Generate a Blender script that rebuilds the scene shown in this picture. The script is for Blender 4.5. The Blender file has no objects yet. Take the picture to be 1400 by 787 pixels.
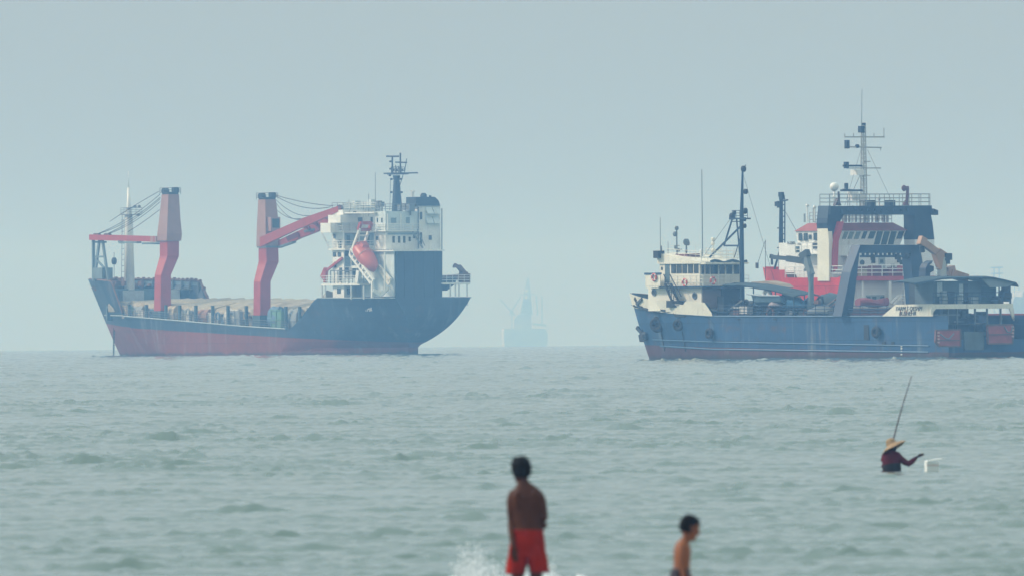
import bpy, math, random
import numpy as np
from mathutils import Vector, Matrix
R = math.radians
PI = math.pi
scene = bpy.context.scene
col = scene.collection
random.seed(7)
np.random.seed(7)

# ------------------------------------------------------------------ camera
FPX = 24200.0                 # focal length in pixels of the 1400 px wide photograph
CAMZ = 3.0
ROLL = 0.0085
REARTH = 6.37e6
HZ = 473.8 - FPX*math.sqrt(2*CAMZ/REARTH)      # true horizontal at px 700
PITCH = (HZ - 393.5)/FPX
cam_d = bpy.data.cameras.new('camera')
cam_d.sensor_width = 36.0
cam_d.sensor_fit = 'HORIZONTAL'
cam_d.lens = 36.0*FPX/1400.0
cam_d.clip_start = 1.0
cam_d.clip_end = 60000.0
cam_d.dof.use_dof = True
cam_d.dof.focus_distance = 1900.0
cam_d.dof.aperture_fstop = (cam_d.lens/1000.0)/0.062
cam = bpy.data.objects.new('camera', cam_d)
col.objects.link(cam)
fwd = Vector((0, math.cos(PITCH), math.sin(PITCH)))
up0 = Vector((0, -math.sin(PITCH), math.cos(PITCH)))
rt0 = Vector((1, 0, 0))
rt = rt0*math.cos(ROLL) - up0*math.sin(ROLL)
up = rt0*math.sin(ROLL) + up0*math.cos(ROLL)
m = Matrix((rt, up, -fwd)).transposed().to_4x4()
m.translation = Vector((0, 0, CAMZ))
cam.matrix_world = m
scene.camera = cam
CAM = Vector((0, 0, CAMZ))

def ray(px, py):
    return (fwd*FPX + rt*(px-700.0) - up*(py-393.5)).normalized()

def at(px, py, d):
    """point on the sight line of a pixel of the photograph, d metres along +Y"""
    r = ray(px, py)
    return CAM + r*(d/r.y)

def seaz(x, y):
    return -(x*x + y*y)/(2*REARTH)

# ------------------------------------------------------------------ light
SUN_EL, SUN_AZ = 36.0, -84.0       # degrees; azimuth from +Y (view direction), negative = left
world = bpy.data.worlds.new('World')
scene.world = world
world.use_nodes = True
nt = world.node_tree
nt.nodes.clear()
wo = nt.nodes.new('ShaderNodeOutputWorld')
bg = nt.nodes.new('ShaderNodeBackground')
sky = nt.nodes.new('ShaderNodeTexSky')
sky.sky_type = 'NISHITA'
sky.sun_disc = False
sky.sun_elevation = R(SUN_EL)
sky.sun_rotation = R(SUN_AZ)
sky.altitude = 0
sky.air_density = 1.0
sky.dust_density = 3.0
sky.ozone_density = 2.0
mixn = nt.nodes.new('ShaderNodeMix')          # thick grey-blue haze layer over the clear sky
mixn.data_type = 'RGBA'
mixn.inputs[0].default_value = SKY_MIX = 0.80
HAZE_SKY = (4.15, 4.95, 5.05, 1)
tcw = nt.nodes.new('ShaderNodeTexCoord')      # overcast haze: darkest at the horizon, brighter towards the zenith
sxw = nt.nodes.new('ShaderNodeSeparateXYZ')
mrw = nt.nodes.new('ShaderNodeMapRange')
mrw.inputs[1].default_value = 0.0; mrw.inputs[2].default_value = 1.0
mrw.inputs[3].default_value = 1.0; mrw.inputs[4].default_value = 2.5
scw = nt.nodes.new('ShaderNodeVectorMath'); scw.operation = 'SCALE'
scw.inputs[0].default_value = HAZE_SKY[:3]
nt.links.new(tcw.outputs['Generated'], sxw.inputs[0])
nt.links.new(sxw.outputs[2], mrw.inputs[0])
nt.links.new(mrw.outputs[0], scw.inputs['Scale'])
nt.links.new(scw.outputs[0], mixn.inputs[7])
nt.links.new(sky.outputs[0], mixn.inputs[6])
nt.links.new(mixn.outputs[2], bg.inputs['Color'])
bg.inputs['Strength'].default_value = 0.11
nt.links.new(bg.outputs[0], wo.inputs[0])

sun_d = bpy.data.lights.new('sun', 'SUN')
sun_d.energy = 2.7
sun_d.angle = R(9.0)
sun_d.color = (1.0, 0.955, 0.89)
sun = bpy.data.objects.new('sun', sun_d)
col.objects.link(sun)
sdir = Vector((math.sin(R(SUN_AZ))*math.cos(R(SUN_EL)), math.cos(R(SUN_AZ))*math.cos(R(SUN_EL)), math.sin(R(SUN_EL))))
sun.rotation_euler = sdir.to_track_quat('Z', 'Y').to_euler()

scene.view_settings.view_transform = 'Standard'
scene.view_settings.look = 'None'
scene.view_settings.gamma = 1.0
scene.view_settings.use_curve_mapping = False
scene.view_settings.exposure = 0.0
cy = scene.cycles
scene.render.engine = 'CYCLES'
cy.max_bounces = 5
cy.diffuse_bounces = 2
cy.glossy_bounces = 3
cy.transmission_bounces = 3
cy.volume_bounces = 1
cy.use_denoising = True
cy.use_adaptive_sampling = True
cy.adaptive_threshold = 0.02
cy.caustics_reflective = False
cy.caustics_refractive = False

# ------------------------------------------------------------------ materials
MATS = {}
def mat(name, c, rough=0.6, var=0.12, scale=0.8, metal=0.0, rust=0.0, streak=0.0, spec=0.4, dirt=(0.10, 0.055, 0.03)):
    """painted / natural surface: colour broken up by noise, optional rust patches and run-down streaks"""
    if name in MATS: return MATS[name]
    mm = bpy.data.materials.new(name)
    mm.use_nodes = True
    n = mm.node_tree; L = n.links
    b = n.nodes['Principled BSDF']
    b.inputs['Roughness'].default_value = rough
    b.inputs['Metallic'].default_value = metal
    b.inputs['Specular IOR Level'].default_value = spec
    tc = n.nodes.new('ShaderNodeTexCoord')
    no = n.nodes.new('ShaderNodeTexNoise')
    no.inputs['Scale'].default_value = scale
    no.inputs['Detail'].default_value = 6
    no.inputs['Roughness'].default_value = 0.65
    L.new(tc.outputs['Object'], no.inputs['Vector'])
    rp = n.nodes.new('ShaderNodeMapRange')
    rp.inputs[1].default_value = 0.3; rp.inputs[2].default_value = 0.7
    rp.inputs[3].default_value = 1-var; rp.inputs[4].default_value = 1+var*0.6
    L.new(no.outputs[0], rp.inputs[0])
    mul = n.nodes.new('ShaderNodeVectorMath'); mul.operation = 'SCALE'
    mul.inputs[0].default_value = c[:3]
    L.new(rp.outputs[0], mul.inputs['Scale'])
    out = mul.outputs[0]
    for amt, sc3, seed in ((rust, (1.3, 1.3, 1.0), 3.0), (streak, (2.2, 2.2, 0.12), 9.0)):
        if amt <= 0: continue
        mp = n.nodes.new('ShaderNodeMapping')
        mp.inputs['Scale'].default_value = sc3
        mp.inputs['Location'].default_value = (seed, seed*2, 0)
        L.new(tc.outputs['Object'], mp.inputs[0])
        n2 = n.nodes.new('ShaderNodeTexNoise')
        n2.inputs['Scale'].default_value = 0.9; n2.inputs['Detail'].default_value = 8
        n2.inputs['Roughness'].default_value = 0.7
        L.new(mp.outputs[0], n2.inputs['Vector'])
        r2 = n.nodes.new('ShaderNodeMapRange')
        r2.inputs[1].default_value = 0.56; r2.inputs[2].default_value = 0.70
        r2.inputs[3].default_value = 0; r2.inputs[4].default_value = amt
        L.new(n2.outputs[0], r2.inputs[0])
        mx = n.nodes.new('ShaderNodeMix'); mx.data_type = 'RGBA'
        L.new(r2.outputs[0], mx.inputs[0])
        L.new(out, mx.inputs[6])
        mx.inputs[7].default_value = (*dirt, 1)
        out = mx.outputs[2]
    L.new(out, b.inputs['Base Color'])
    MATS[name] = mm
    return mm

def band_mat(name, bands, slope_n, rough=0.55, rust=0.5, streak=0.5, zoff=0.0):
    """hull paint in horizontal bands. bands: [(height, colour)...] bottom up; the band height runs along the hull as
    z - (a + b*x); slope_n = (a, b)"""
    mm = bpy.data.materials.new(name); mm.use_nodes = True
    n = mm.node_tree; L = n.links
    b = n.nodes['Principled BSDF']
    b.inputs['Roughness'].default_value = rough
    b.inputs['Specular IOR Level'].default_value = 0.35
    tc = n.nodes.new('ShaderNodeTexCoord')
    sx = n.nodes.new('ShaderNodeSeparateXYZ'); L.new(tc.outputs['Object'], sx.inputs[0])
    def mth(op, a, c):
        q = n.nodes.new('ShaderNodeMath'); q.operation = op
        for i, v in enumerate((a, c)):
            if hasattr(v, 'links'): L.new(v, q.inputs[i])
            else: q.inputs[i].default_value = v
        return q.outputs[0]
    line = mth('ADD', mth('MULTIPLY', sx.outputs[0], slope_n[1]), slope_n[0])
    h = mth('SUBTRACT', sx.outputs[2], line)
    no = n.nodes.new('ShaderNodeTexNoise'); no.inputs['Scale'].default_value = 0.55; no.inputs['Detail'].default_value = 7
    no.inputs['Roughness'].default_value = 0.7
    L.new(tc.outputs['Object'], no.inputs['Vector'])
    h = mth('ADD', h, mth('MULTIPLY', mth('SUBTRACT', no.outputs[0], 0.5), 0.25))
    out = None
    for hh, c in bands:
        if out is None:
            q = n.nodes.new('ShaderNodeRGB'); q.outputs[0].default_value = (*c, 1); out = q.outputs[0]; continue
        f = mth('GREATER_THAN', h, hh)
        mx = n.nodes.new('ShaderNodeMix'); mx.data_type = 'RGBA'
        L.new(f, mx.inputs[0]); L.new(out, mx.inputs[6]); mx.inputs[7].default_value = (*c, 1)
        out = mx.outputs[2]
    mr = n.nodes.new('ShaderNodeMapRange')
    mr.inputs[1].default_value = 0.3; mr.inputs[2].default_value = 0.7; mr.inputs[3].default_value = 0.8; mr.inputs[4].default_value = 1.15
    L.new(no.outputs[0], mr.inputs[0])
    sc = n.nodes.new('ShaderNodeVectorMath'); sc.operation = 'SCALE'
    L.new(out, sc.inputs[0]); L.new(mr.outputs[0], sc.inputs['Scale']); out = sc.outputs[0]
    for amt, s3, lo, hi, dc in ((rust, (0.35, 0.35, 0.5), 0.55, 0.72, (0.12, 0.06, 0.045)), (streak, (1.6, 1.6, 0.07), 0.57, 0.75, (0.14, 0.07, 0.04)), (streak*0.6, (0.5, 0.5, 0.05), 0.55, 0.7, (0.30, 0.33, 0.34))):
        mp = n.nodes.new('ShaderNodeMapping'); mp.inputs['Scale'].default_value = s3
        mp.inputs['Location'].default_value = (s3[2]*100, 0, 0)
        L.new(tc.outputs['Object'], mp.inputs[0])
        n2 = n.nodes.new('ShaderNodeTexNoise'); n2.inputs['Scale'].default_value = 1.0; n2.inputs['Detail'].default_value = 9
        n2.inputs['Roughness'].default_value = 0.72
        L.new(mp.outputs[0], n2.inputs['Vector'])
        r2 = n.nodes.new('ShaderNodeMapRange'); r2.inputs[1].default_value = lo; r2.inputs[2].default_value = hi; r2.inputs[4].default_value = amt
        L.new(n2.outputs[0], r2.inputs[0])
        mx = n.nodes.new('ShaderNodeMix'); mx.data_type = 'RGBA'
        L.new(r2.outputs[0], mx.inputs[0]); L.new(out, mx.inputs[6]); mx.inputs[7].default_value = (*dc, 1)
        out = mx.outputs[2]
    wd = mth('ADD', sx.outputs[2], mth('MULTIPLY', mth('SUBTRACT', no.outputs[0], 0.5), 1.1))   # weed and wet band at the waterline
    wm = n.nodes.new('ShaderNodeMapRange'); wm.inputs[1].default_value = 0.15; wm.inputs[2].default_value = 0.6
    wm.inputs[3].default_value = 0.85; wm.inputs[4].default_value = 0.0
    L.new(wd, wm.inputs[0])
    mx = n.nodes.new('ShaderNodeMix'); mx.data_type = 'RGBA'
    L.new(wm.outputs[0], mx.inputs[0]); L.new(out, mx.inputs[6]); mx.inputs[7].default_value = (0.03, 0.034, 0.024, 1); out = mx.outputs[2]
    # welded plate seams: slightly darker lines, slightly uneven plates
    bt = n.nodes.new('ShaderNodeTexBrick'); bt.inputs['Scale'].default_value = 1.0
    bt.inputs['Brick Width'].default_value = 6.0; bt.inputs['Row Height'].default_value = 1.9; bt.inputs['Mortar Size'].default_value = 0.035
    bt.inputs['Color1'].default_value = (0.86, 0.86, 0.86, 1); bt.inputs['Color2'].default_value = (1.1, 1.1, 1.1, 1); bt.inputs['Mortar'].default_value = (0.62, 0.6, 0.6, 1)
    cbx = n.nodes.new('ShaderNodeCombineXYZ'); L.new(sx.outputs[0], cbx.inputs[0]); L.new(sx.outputs[2], cbx.inputs[1])
    L.new(cbx.outputs[0], bt.inputs['Vector'])
    mm2 = n.nodes.new('ShaderNodeVectorMath'); mm2.operation = 'MULTIPLY'
    L.new(out, mm2.inputs[0]); L.new(bt.outputs['Color'], mm2.inputs[1]); out = mm2.outputs[0]
    L.new(out, b.inputs['Base Color'])
    bk = n.nodes.new('ShaderNodeTexNoise'); bk.inputs['Scale'].default_value = 0.5; bk.inputs['Detail'].default_value = 3
    mp = n.nodes.new('ShaderNodeMapping'); mp.inputs['Scale'].default_value = (1, 1, 0.4)
    L.new(tc.outputs['Object'], mp.inputs[0]); L.new(mp.outputs[0], bk.inputs['Vector'])
    bp = n.nodes.new('ShaderNodeBump'); bp.inputs['Strength'].default_value = 0.5; bp.inputs['Distance'].default_value = 0.25
    L.new(bk.outputs[0], bp.inputs['Height']); L.new(bp.outputs[0], b.inputs['Normal'])
    MATS[name] = mm
    return mm

# ------------------------------------------------------------------ mesh builder
class MB:
    def __init__(s): s.v = []; s.f = []
    def add(s, vs, fs):
        o = len(s.v); s.v += [tuple(v) for v in vs]; s.f += [tuple(i+o for i in f) for f in fs]; return s
    def box(s, x0, x1, y0, y1, z0, z1):
        if x0 > x1: x0, x1 = x1, x0
        if y0 > y1: y0, y1 = y1, y0
        if z0 > z1: z0, z1 = z1, z0
        return s.add([(x0,y0,z0),(x1,y0,z0),(x1,y1,z0),(x0,y1,z0),(x0,y0,z1),(x1,y0,z1),(x1,y1,z1),(x0,y1,z1)],
              [(0,3,2,1),(4,5,6,7),(0,1,5,4),(1,2,6,5),(2,3,7,6),(3,0,4,7)])
    def cbox(s, c, hx, hy, hz): return s.box(c[0]-hx, c[0]+hx, c[1]-hy, c[1]+hy, c[2]-hz, c[2]+hz)
    def loft(s, rings, cap=True):
        n = len(rings[0]); vs = [p for r in rings for p in r]; fs = []
        for i in range(len(rings)-1):
            for j in range(n):
                k = (j+1) % n
                fs.append((i*n+j, i*n+k, (i+1)*n+k, (i+1)*n+j))
        if cap:
            fs.append(tuple(range(n-1, -1, -1))); b = (len(rings)-1)*n; fs.append(tuple(b+j for j in range(n)))
        return s.add(vs, fs)
    def tube(s, pts, r, n=6):
        pts = [Vector(p) for p in pts]
        rs = r if isinstance(r, (list, tuple)) else [r]*len(pts)
        rings = []
        t0 = None
        for i, p in enumerate(pts):
            a = pts[max(i-1, 0)]; b = pts[min(i+1, len(pts)-1)]
            d = (b-a)
            d = d.normalized() if d.length > 1e-9 else Vector((0,0,1))
            if t0 is None:
                u = d.cross(Vector((0,0,1)))
                if u.length < 0.05: u = d.cross(Vector((1,0,0)))
                t0 = u.normalized()
            u = (t0 - d*t0.dot(d)).normalized(); t0 = u
            w = d.cross(u)
            rings.append([p + (u*math.cos(2*PI*j/n) + w*math.sin(2*PI*j/n))*rs[i] for j in range(n)])
        return s.loft(rings)
    def bar(s, a, b, w, h):
        """rectangular bar from a to b, width w across, height h"""
        a = Vector(a); b = Vector(b); d = (b-a).normalized()
        u = d.cross(Vector((0,0,1)))
        if u.length < 0.05: u = Vector((1,0,0))
        u.normalize(); k = u.cross(d)
        return s.loft([[p+u*w/2+k*h/2, p-u*w/2+k*h/2, p-u*w/2-k*h/2, p+u*w/2-k*h/2] for p in (a, b)])
    def prism_y(s, poly, y0, y1):
        """poly of (x, z), extruded along y"""
        return s.loft([[(x, y, z) for x, z in poly] for y in (y0, y1)])
    def prism_x(s, poly, x0, x1):
        return s.loft([[(x, y, z) for y, z in poly] for x in (x0, x1)])
    def ball(s, c, r, n=10, sq=(1,1,1)):
        m_ = n//2 + 1; rings = []
        for i in range(1, m_):
            a = PI*i/m_
            rings.append([(c[0]+r*sq[0]*math.sin(a)*math.cos(2*PI*j/n), c[1]+r*sq[1]*math.sin(a)*math.sin(2*PI*j/n), c[2]-r*sq[2]*math.cos(a)) for j in range(n)])
        return s.loft(rings)
    def cyl(s, c, r0, r1, h, n=12, ax='z'):
        c = Vector(c); d = {'x': Vector((1,0,0)), 'y': Vector((0,1,0)), 'z': Vector((0,0,1))}[ax]
        return s.tube([c, c+d*h], [r0, r1], n)
    def torus(s, c, Rr, r, axis='y', n=16, k=6):
        vs = []; fs = []
        for i in range(n):
            a = 2*PI*i/n
            for j in range(k):
                b = 2*PI*j/k
                q = Rr + r*math.cos(b); w = r*math.sin(b)
                p = (q*math.cos(a), w, q*math.sin(a)) if axis == 'y' else (w, q*math.cos(a), q*math.sin(a)) if axis == 'x' else (q*math.cos(a), q*math.sin(a), w)
                vs.append((c[0]+p[0], c[1]+p[1], c[2]+p[2]))
        for i in range(n):
            for j in range(k):
                fs.append((i*k+j, ((i+1)%n)*k+j, ((i+1)%n)*k+(j+1)%k, i*k+(j+1)%k))
        return s.add(vs, fs)
    def rail(s, pts, h=1.05, gap=1.6, r=0.035, rows=3):
        """ship's railing along a polyline: posts and horizontal rails"""
        pts = [Vector(p) for p in pts]
        for a, b in zip(pts[:-1], pts[1:]):
            L_ = (b-a).length; n = max(1, round(L_/gap))
            for i in range(n+1):
                p = a.lerp(b, i/n)
                s.tube([p, p+Vector((0,0,h))], r, 4)
            for k in range(rows):
                z = Vector((0,0,h*(k+1)/rows))
                s.tube([a+z, b+z], r*0.85, 4)
        return s
    def lattice(s, base, top, w0, w1, n, r=0.05):
        """square lattice mast"""
        base = Vector(base); top = Vector(top)
        prev = None
        for i in range(n+1):
            t = i/n; c = base.lerp(top, t); w = (w0+(w1-w0)*t)/2
            q = [c+Vector((a*w, b*w, 0)) for a, b in ((-1,-1),(1,-1),(1,1),(-1,1))]
            for j in range(4): s.tube([q[j], q[(j+1)%4]], r*0.7, 4)
            if prev:
                for j in range(4):
                    s.tube([prev[j], q[j]], r, 5)
                    s.tube([prev[j], q[(j+1)%4]], r*0.6, 4)
            prev = q
        return s
    def build(s, name, material, parent=None, smooth=False):
        me = bpy.data.meshes.new(name)
        me.from_pydata(s.v, [], s.f)
        me.validate()
        import bmesh
        bm = bmesh.new(); bm.from_mesh(me); bmesh.ops.recalc_face_normals(bm, faces=bm.faces); bm.to_mesh(me); bm.free()
        me.materials.append(material)
        if smooth:
            me.polygons.foreach_set('use_smooth', [True]*len(me.polygons))
        o = bpy.data.objects.new(name, me)
        col.objects.link(o)
        if parent is not None: o.parent = parent
        return o

def separate(o, gap=0.12):
    """split a mesh part into one object per piece standing on its own"""
    me = o.data; nv = len(me.vertices)
    par = list(range(nv))
    def find(i):
        while par[i] != i: par[i] = par[par[i]]; i = par[i]
        return i
    for p in me.polygons:
        a = find(p.vertices[0])
        for v in p.vertices[1:]: par[find(v)] = a
    isl = {}
    for i in range(nv): isl.setdefault(find(i), []).append(i)
    keys = list(isl)
    bb = []
    for k in keys:
        c = np.array([me.vertices[i].co[:] for i in isl[k]]); bb.append((c.min(0)-gap/2, c.max(0)+gap/2))
    g = list(range(len(keys)))
    def fg(i):
        while g[i] != i: i = g[i]
        return i
    for i in range(len(keys)):
        for j in range(i):
            if (bb[i][0] <= bb[j][1]).all() and (bb[j][0] <= bb[i][1]).all(): g[fg(i)] = fg(j)
    groups = {}
    for i, k in enumerate(keys): groups.setdefault(fg(i), set()).update(isl[k])
    gs = list(groups.values())
    if len(gs) < 2: return
    base = o.name.split('.')[0]
    co = [v.co[:] for v in me.vertices]; polys = [tuple(p.vertices) for p in me.polygons]; m_ = me.materials[0]
    for q, S_ in enumerate(gs):
        ids = sorted(S_); mp = {v: i for i, v in enumerate(ids)}
        m2 = bpy.data.meshes.new(base); m2.from_pydata([co[i] for i in ids], [], [tuple(mp[v] for v in f) for f in polys if f[0] in S_]); m2.materials.append(m_)
        if q == 0: o.data = m2
        else:
            c = bpy.data.objects.new(base, m2); col.objects.link(c); c.parent = o.parent

def tag(o, label=None, cat=None, group=None, kind=None):
    if label: o['label'] = label
    if cat: o['category'] = cat
    if group: o['group'] = group
    if kind: o['kind'] = kind
    return o

def empty(name, loc=(0,0,0), rz=0.0, label=None, cat=None, group=None):
    o = bpy.data.objects.new(name, None); col.objects.link(o)
    o.empty_display_size = 0.3
    o.location = loc; o.rotation_euler = (0, 0, rz)
    return tag(o, label, cat, group)

def text_mesh(txt, size, name, material, parent, origin, xdir, thick=0.02, shear=0.0, bold=0.0):
    """lettering as a mesh; origin = lower left, xdir = reading direction (unit), upright"""
    cu = bpy.data.curves.new(name, 'FONT'); cu.body = txt; cu.size = size; cu.extrude = thick/2; cu.shear = shear; cu.offset = 0
    cu.resolution_u = 3
    tmp = bpy.data.objects.new(name, cu); col.objects.link(tmp)
    dg = bpy.context.evaluated_depsgraph_get()
    me = bpy.data.meshes.new_from_object(tmp.evaluated_get(dg))
    bpy.data.objects.remove(tmp)
    me.materials.clear(); me.materials.append(material)
    o = bpy.data.objects.new(name, me); col.objects.link(o); o.parent = parent
    xd = Vector(xdir).normalized(); zd = Vector((0,0,1)); nd = xd.cross(zd)
    mt = Matrix((xd, zd, nd)).transposed().to_4x4(); mt.translation = Vector(origin)
    me.transform(mt)
    return o

class Ship:
    """a vessel: local x runs aft, y to starboard (away from the beach), z up; bow points left and away"""
    def __init__(s, name, theta, dist, px0, label, cat='ship'):
        s.th = R(theta)
        p = at(px0, 470, dist)
        s.o = Vector((p.x, dist, seaz(p.x, dist)))
        s.root = empty(name, s.o, -s.th, label, cat)
        s.a = Vector((math.cos(s.th), -math.sin(s.th), 0))
        s.b = Vector((math.sin(s.th), math.cos(s.th), 0))
    def loc(s, w):
        d = w - s.o
        return Vector((d.dot(s.a), d.dot(s.b), d.z))
    def P(s, px, py, y):
        """point of the lengthwise plane y = const seen at the pixel"""
        r = ray(px, py); t = (y - (CAM-s.o).dot(s.b))/r.dot(s.b)
        return s.loc(CAM + r*t)
    def Q(s, px, py, x):
        """point of the athwartships plane x = const seen at the pixel"""
        r = ray(px, py); t = (x - (CAM-s.o).dot(s.a))/r.dot(s.a)
        return s.loc(CAM + r*t)
    def house(s, pa, pb, pc, top, bot, y):
        """bounds of a deckhouse: port side from px pa to pb in the plane y, aft face from pb to pc"""
        A = s.P(pa, top, y); B = s.P(pb, top, y); Bb = s.P(pb, bot, y)
        C = s.Q(pc, top, B.x)
        return (A.x, B.x, y, C.y, Bb.z, B.z)
    def pwin(s, parent, px0, px1, py0, py1, y, m_, name='window', fm=None, d=0.05):
        a = s.P(px0, py0, y); b = s.P(px1, py1, y)
        mb = MB().box(a.x, b.x, y-d, y+0.03, b.z, a.z)
        o = mb.build(name, m_, parent)
        return o
    def awin(s, parent, px0, px1, py0, py1, x, m_, name='window', d=0.05):
        a = s.Q(px0, py0, x); b = s.Q(px1, py1, x)
        return MB().box(x-0.03, x+d, a.y, b.y, b.z, a.z).build(name, m_, parent)

def hull_mesh(L_, stem_wl, stern_wl, bd, bw, zd, nst=60, nlev=14, zlow=-1.2, flare=0.8, xpow=0.9, t_pow=1.0, skeg=0.0):
    """port + starboard shell. bd(t), bw(t): half-breadth at deck edge and waterline; zd(x): height of the deck edge.
    returns MB and the deck edge points of both sides"""
    mb = MB(); edge = []
    cols_ = []
    for i in range(nst+1):
        t = (i/nst)**t_pow
        xd = L_*t
        z1 = zd(xd)
        xw = stem_wl + (stern_wl-stem_wl)*t
        c = []
        for j in range(nlev+1):
            z = zlow + (z1-zlow)*j/nlev
            h = max(z, 0)/z1
            if t > 0.5:
                k_ = skeg*max(0, (t-0.5)/0.5)
                h = max(0.0, (max(z, 0)-k_)/(z1-k_))
            hx = h**xpow if t < 0.5 else 1-(1-h)**3.0
            x = xw + (xd-xw)*hx
            y = bw(t) + (bd(t)-bw(t))*(h**flare)
            c.append((x, y, z))
        cols_.append(c)
        edge.append(c[-1])
    n = nlev+1
    for sg in (-1, 1):
        vs = [(x, sg*y, z) for c in cols_ for x, y, z in c]
        fs = [(i*n+j, (i+1)*n+j, (i+1)*n+j+1, i*n+j+1) for i in range(nst) for j in range(nlev)]
        mb.add(vs, fs)
    # transom
    c = cols_[-1]
    vs = [(x, -y, z) for x, y, z in c] + [(x, y, z) for x, y, z in c]
    mb.add(vs, [(j, j+1, n+j+1, n+j) for j in range(nlev)])
    return mb, edge

def interp(pts):
    xs = [p[0] for p in pts]; ys = [p[1] for p in pts]
    return lambda x: float(np.interp(x, xs, ys))
# ------------------------------------------------------------------ haze, sea, sand
def make_haze():
    mb = MB().box(-2500, 2500, -60, 15500, -21, 75)
    mm = bpy.data.materials.new('haze'); mm.use_nodes = True
    n = mm.node_tree; n.nodes.clear()
    o = n.nodes.new('ShaderNodeOutputMaterial')
    v = n.nodes.new('ShaderNodeVolumePrincipled')
    v.inputs['Color'].default_value = (0.29, 0.57, 1.0, 1)
    v.inputs['Density'].default_value = 0.00023
    v.inputs['Absorption Color'].default_value = (1, 1, 1, 1)
    v.inputs['Anisotropy'].default_value = 0.45
    n.links.new(v.outputs[0], o.inputs['Volume'])
    ob = mb.build('haze', mm)
    tag(ob, 'pale blue sea haze between the beach and the far ships', 'haze', kind='stuff')
make_haze()

def make_sea():
    rows = [186.0]
    while rows[-1] < 6600: rows.append(rows[-1]*(1+0.00085))
    while rows[-1] < 14900: rows.append(rows[-1]*1.01)
    r = np.array(rows)
    dense = np.linspace(-0.037, 0.037, 470)
    side = 0.037 + (np.linspace(0, 1, 45)[1:]**1.6)*0.45
    ph = np.concatenate([-side[::-1], dense, side])
    RR, PH = np.meshgrid(r, ph, indexing='ij')
    X = RR*np.sin(PH); Y = RR*np.cos(PH)
    Z = np.zeros_like(X); DX = np.zeros_like(X); DY = np.zeros_like(X)
    rng = np.random.RandomState(11)
    # wind chop and a low swell running towards the beach
    # wave groups: the chop comes in steep bunches with smoother water between
    def field(n, l0, l1, spread):
        f = np.zeros_like(X)
        for i in range(n):
            lam = l0*(l1/l0)**rng.rand(); th = rng.randn()*spread - PI/2; k = 2*PI/lam
            f += np.cos(k*math.cos(th)*X + k*math.sin(th)*Y + rng.rand()*6.283)
        return f/math.sqrt(n/2)
    grp = 0.55 + 0.65*np.clip(field(9, 2.5, 8, 1.2)*0.65 + field(6, 9, 40, 0.9)*0.5, 0, 1.6)**1.2
    def waves(n, l0, l1, amp, spread, sharp, pw=0.9, env=1.0):
        nonlocal Z, DX, DY
        for i in range(n):
            lam = l0*(l1/l0)**((i+rng.rand())/n)
            th = rng.randn()*spread - PI/2 + 0.15
            k = 2*PI/lam; kx, ky = k*math.cos(th), k*math.sin(th)
            a = amp*(lam/l1)**pw*(0.6+0.8*rng.rand())*env
            p = (kx*X + ky*Y + rng.rand()*6.283)
            Z += a*np.cos(p)
            DX -= sharp*a*math.cos(th)*np.sin(p); DY -= sharp*a*math.sin(th)*np.sin(p)
    waves(7, 8, 22, 0.009, 0.25, 0.6)
    waves(14, 1.4, 3.2, 0.0056, 0.24, 0.8, 0.5, grp)
    waves(48, 0.35, 1.3, 0.0076, 0.27, 0.8, 0.75, grp)
    waves(30, 0.2, 0.4, 0.0030, 0.5, 0.7, 0.9, grp)
    # patches of rougher and calmer water
    g = 0.95 + 0.30*np.sin(X*0.21+Y*0.013+1)*np.sin(Y*0.045+X*0.06) + 0.2*np.sin(X*0.07-Y*0.021)
    damp = np.clip(g, 0.35, 1.3)*np.interp(RR, [190, 260, 360, 600, 2500], [0.72, 0.88, 1.12, 1.28, 1.5])   # calmer in the shallows
    Z *= damp
    edge = np.clip((np.abs(PH)-0.037)/0.06, 0, 1)
    Z *= (1-0.7*edge)
    X = X + DX*damp*0.7; Y = Y + DY*damp*0.7
    Z = Z - (X*X+Y*Y)/(2*REARTH)
    nr, nc = X.shape
    co = np.stack([X, Y, Z], -1).reshape(-1, 3).astype(np.float32)
    idx = np.arange(nr*nc).reshape(nr, nc)
    q = np.stack([idx[:-1, :-1], idx[:-1, 1:], idx[1:, 1:], idx[1:, :-1]], -1).reshape(-1, 4)
    me = bpy.data.meshes.new('sea')
    me.vertices.add(len(co)); me.vertices.foreach_set('co', co.ravel())
    me.loops.add(q.size); me.loops.foreach_set('vertex_index', q.ravel().astype(np.int32))
    me.polygons.add(len(q)); me.polygons.foreach_set('loop_start', np.arange(0, q.size, 4, dtype=np.int32))
    me.polygons.foreach_set('loop_total', np.full(len(q), 4, dtype=np.int32))
    me.polygons.foreach_set('use_smooth', np.ones(len(q), dtype=bool))
    me.update(calc_edges=True)
    mm = bpy.data.materials.new('sea_water'); mm.use_nodes = True
    n = mm.node_tree; L = n.links
    b = n.nodes['Principled BSDF']
    b.inputs['Base Color'].default_value = (0.118, 0.178, 0.156, 1)
    b.inputs['Roughness'].default_value = 0.07
    b.inputs['IOR'].default_value = 1.333
    tc = n.nodes.new('ShaderNodeTexCoord')
    prev = None
    for sc, det, dist, st in ((0.6, 4, 0.08, 0.5), (3.2, 5, 0.012, 0.6)):
        mp = n.nodes.new('ShaderNodeMapping'); mp.inputs['Scale'].default_value = (0.55, 1.0, 1.0)
        L.new(tc.outputs['Object'], mp.inputs[0])
        no = n.nodes.new('ShaderNodeTexNoise'); no.inputs['Scale'].default_value = sc; no.inputs['Detail'].default_value = det
        no.inputs['Roughness'].default_value = 0.6
        L.new(mp.outputs[0], no.inputs['Vector'])
        bp = n.nodes.new('ShaderNodeBump'); bp.inputs['Strength'].default_value = st; bp.inputs['Distance'].default_value = dist
        L.new(no.outputs[0], bp.inputs['Height'])
        if prev: L.new(prev.outputs[0], bp.inputs['Normal'])
        prev = bp
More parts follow.
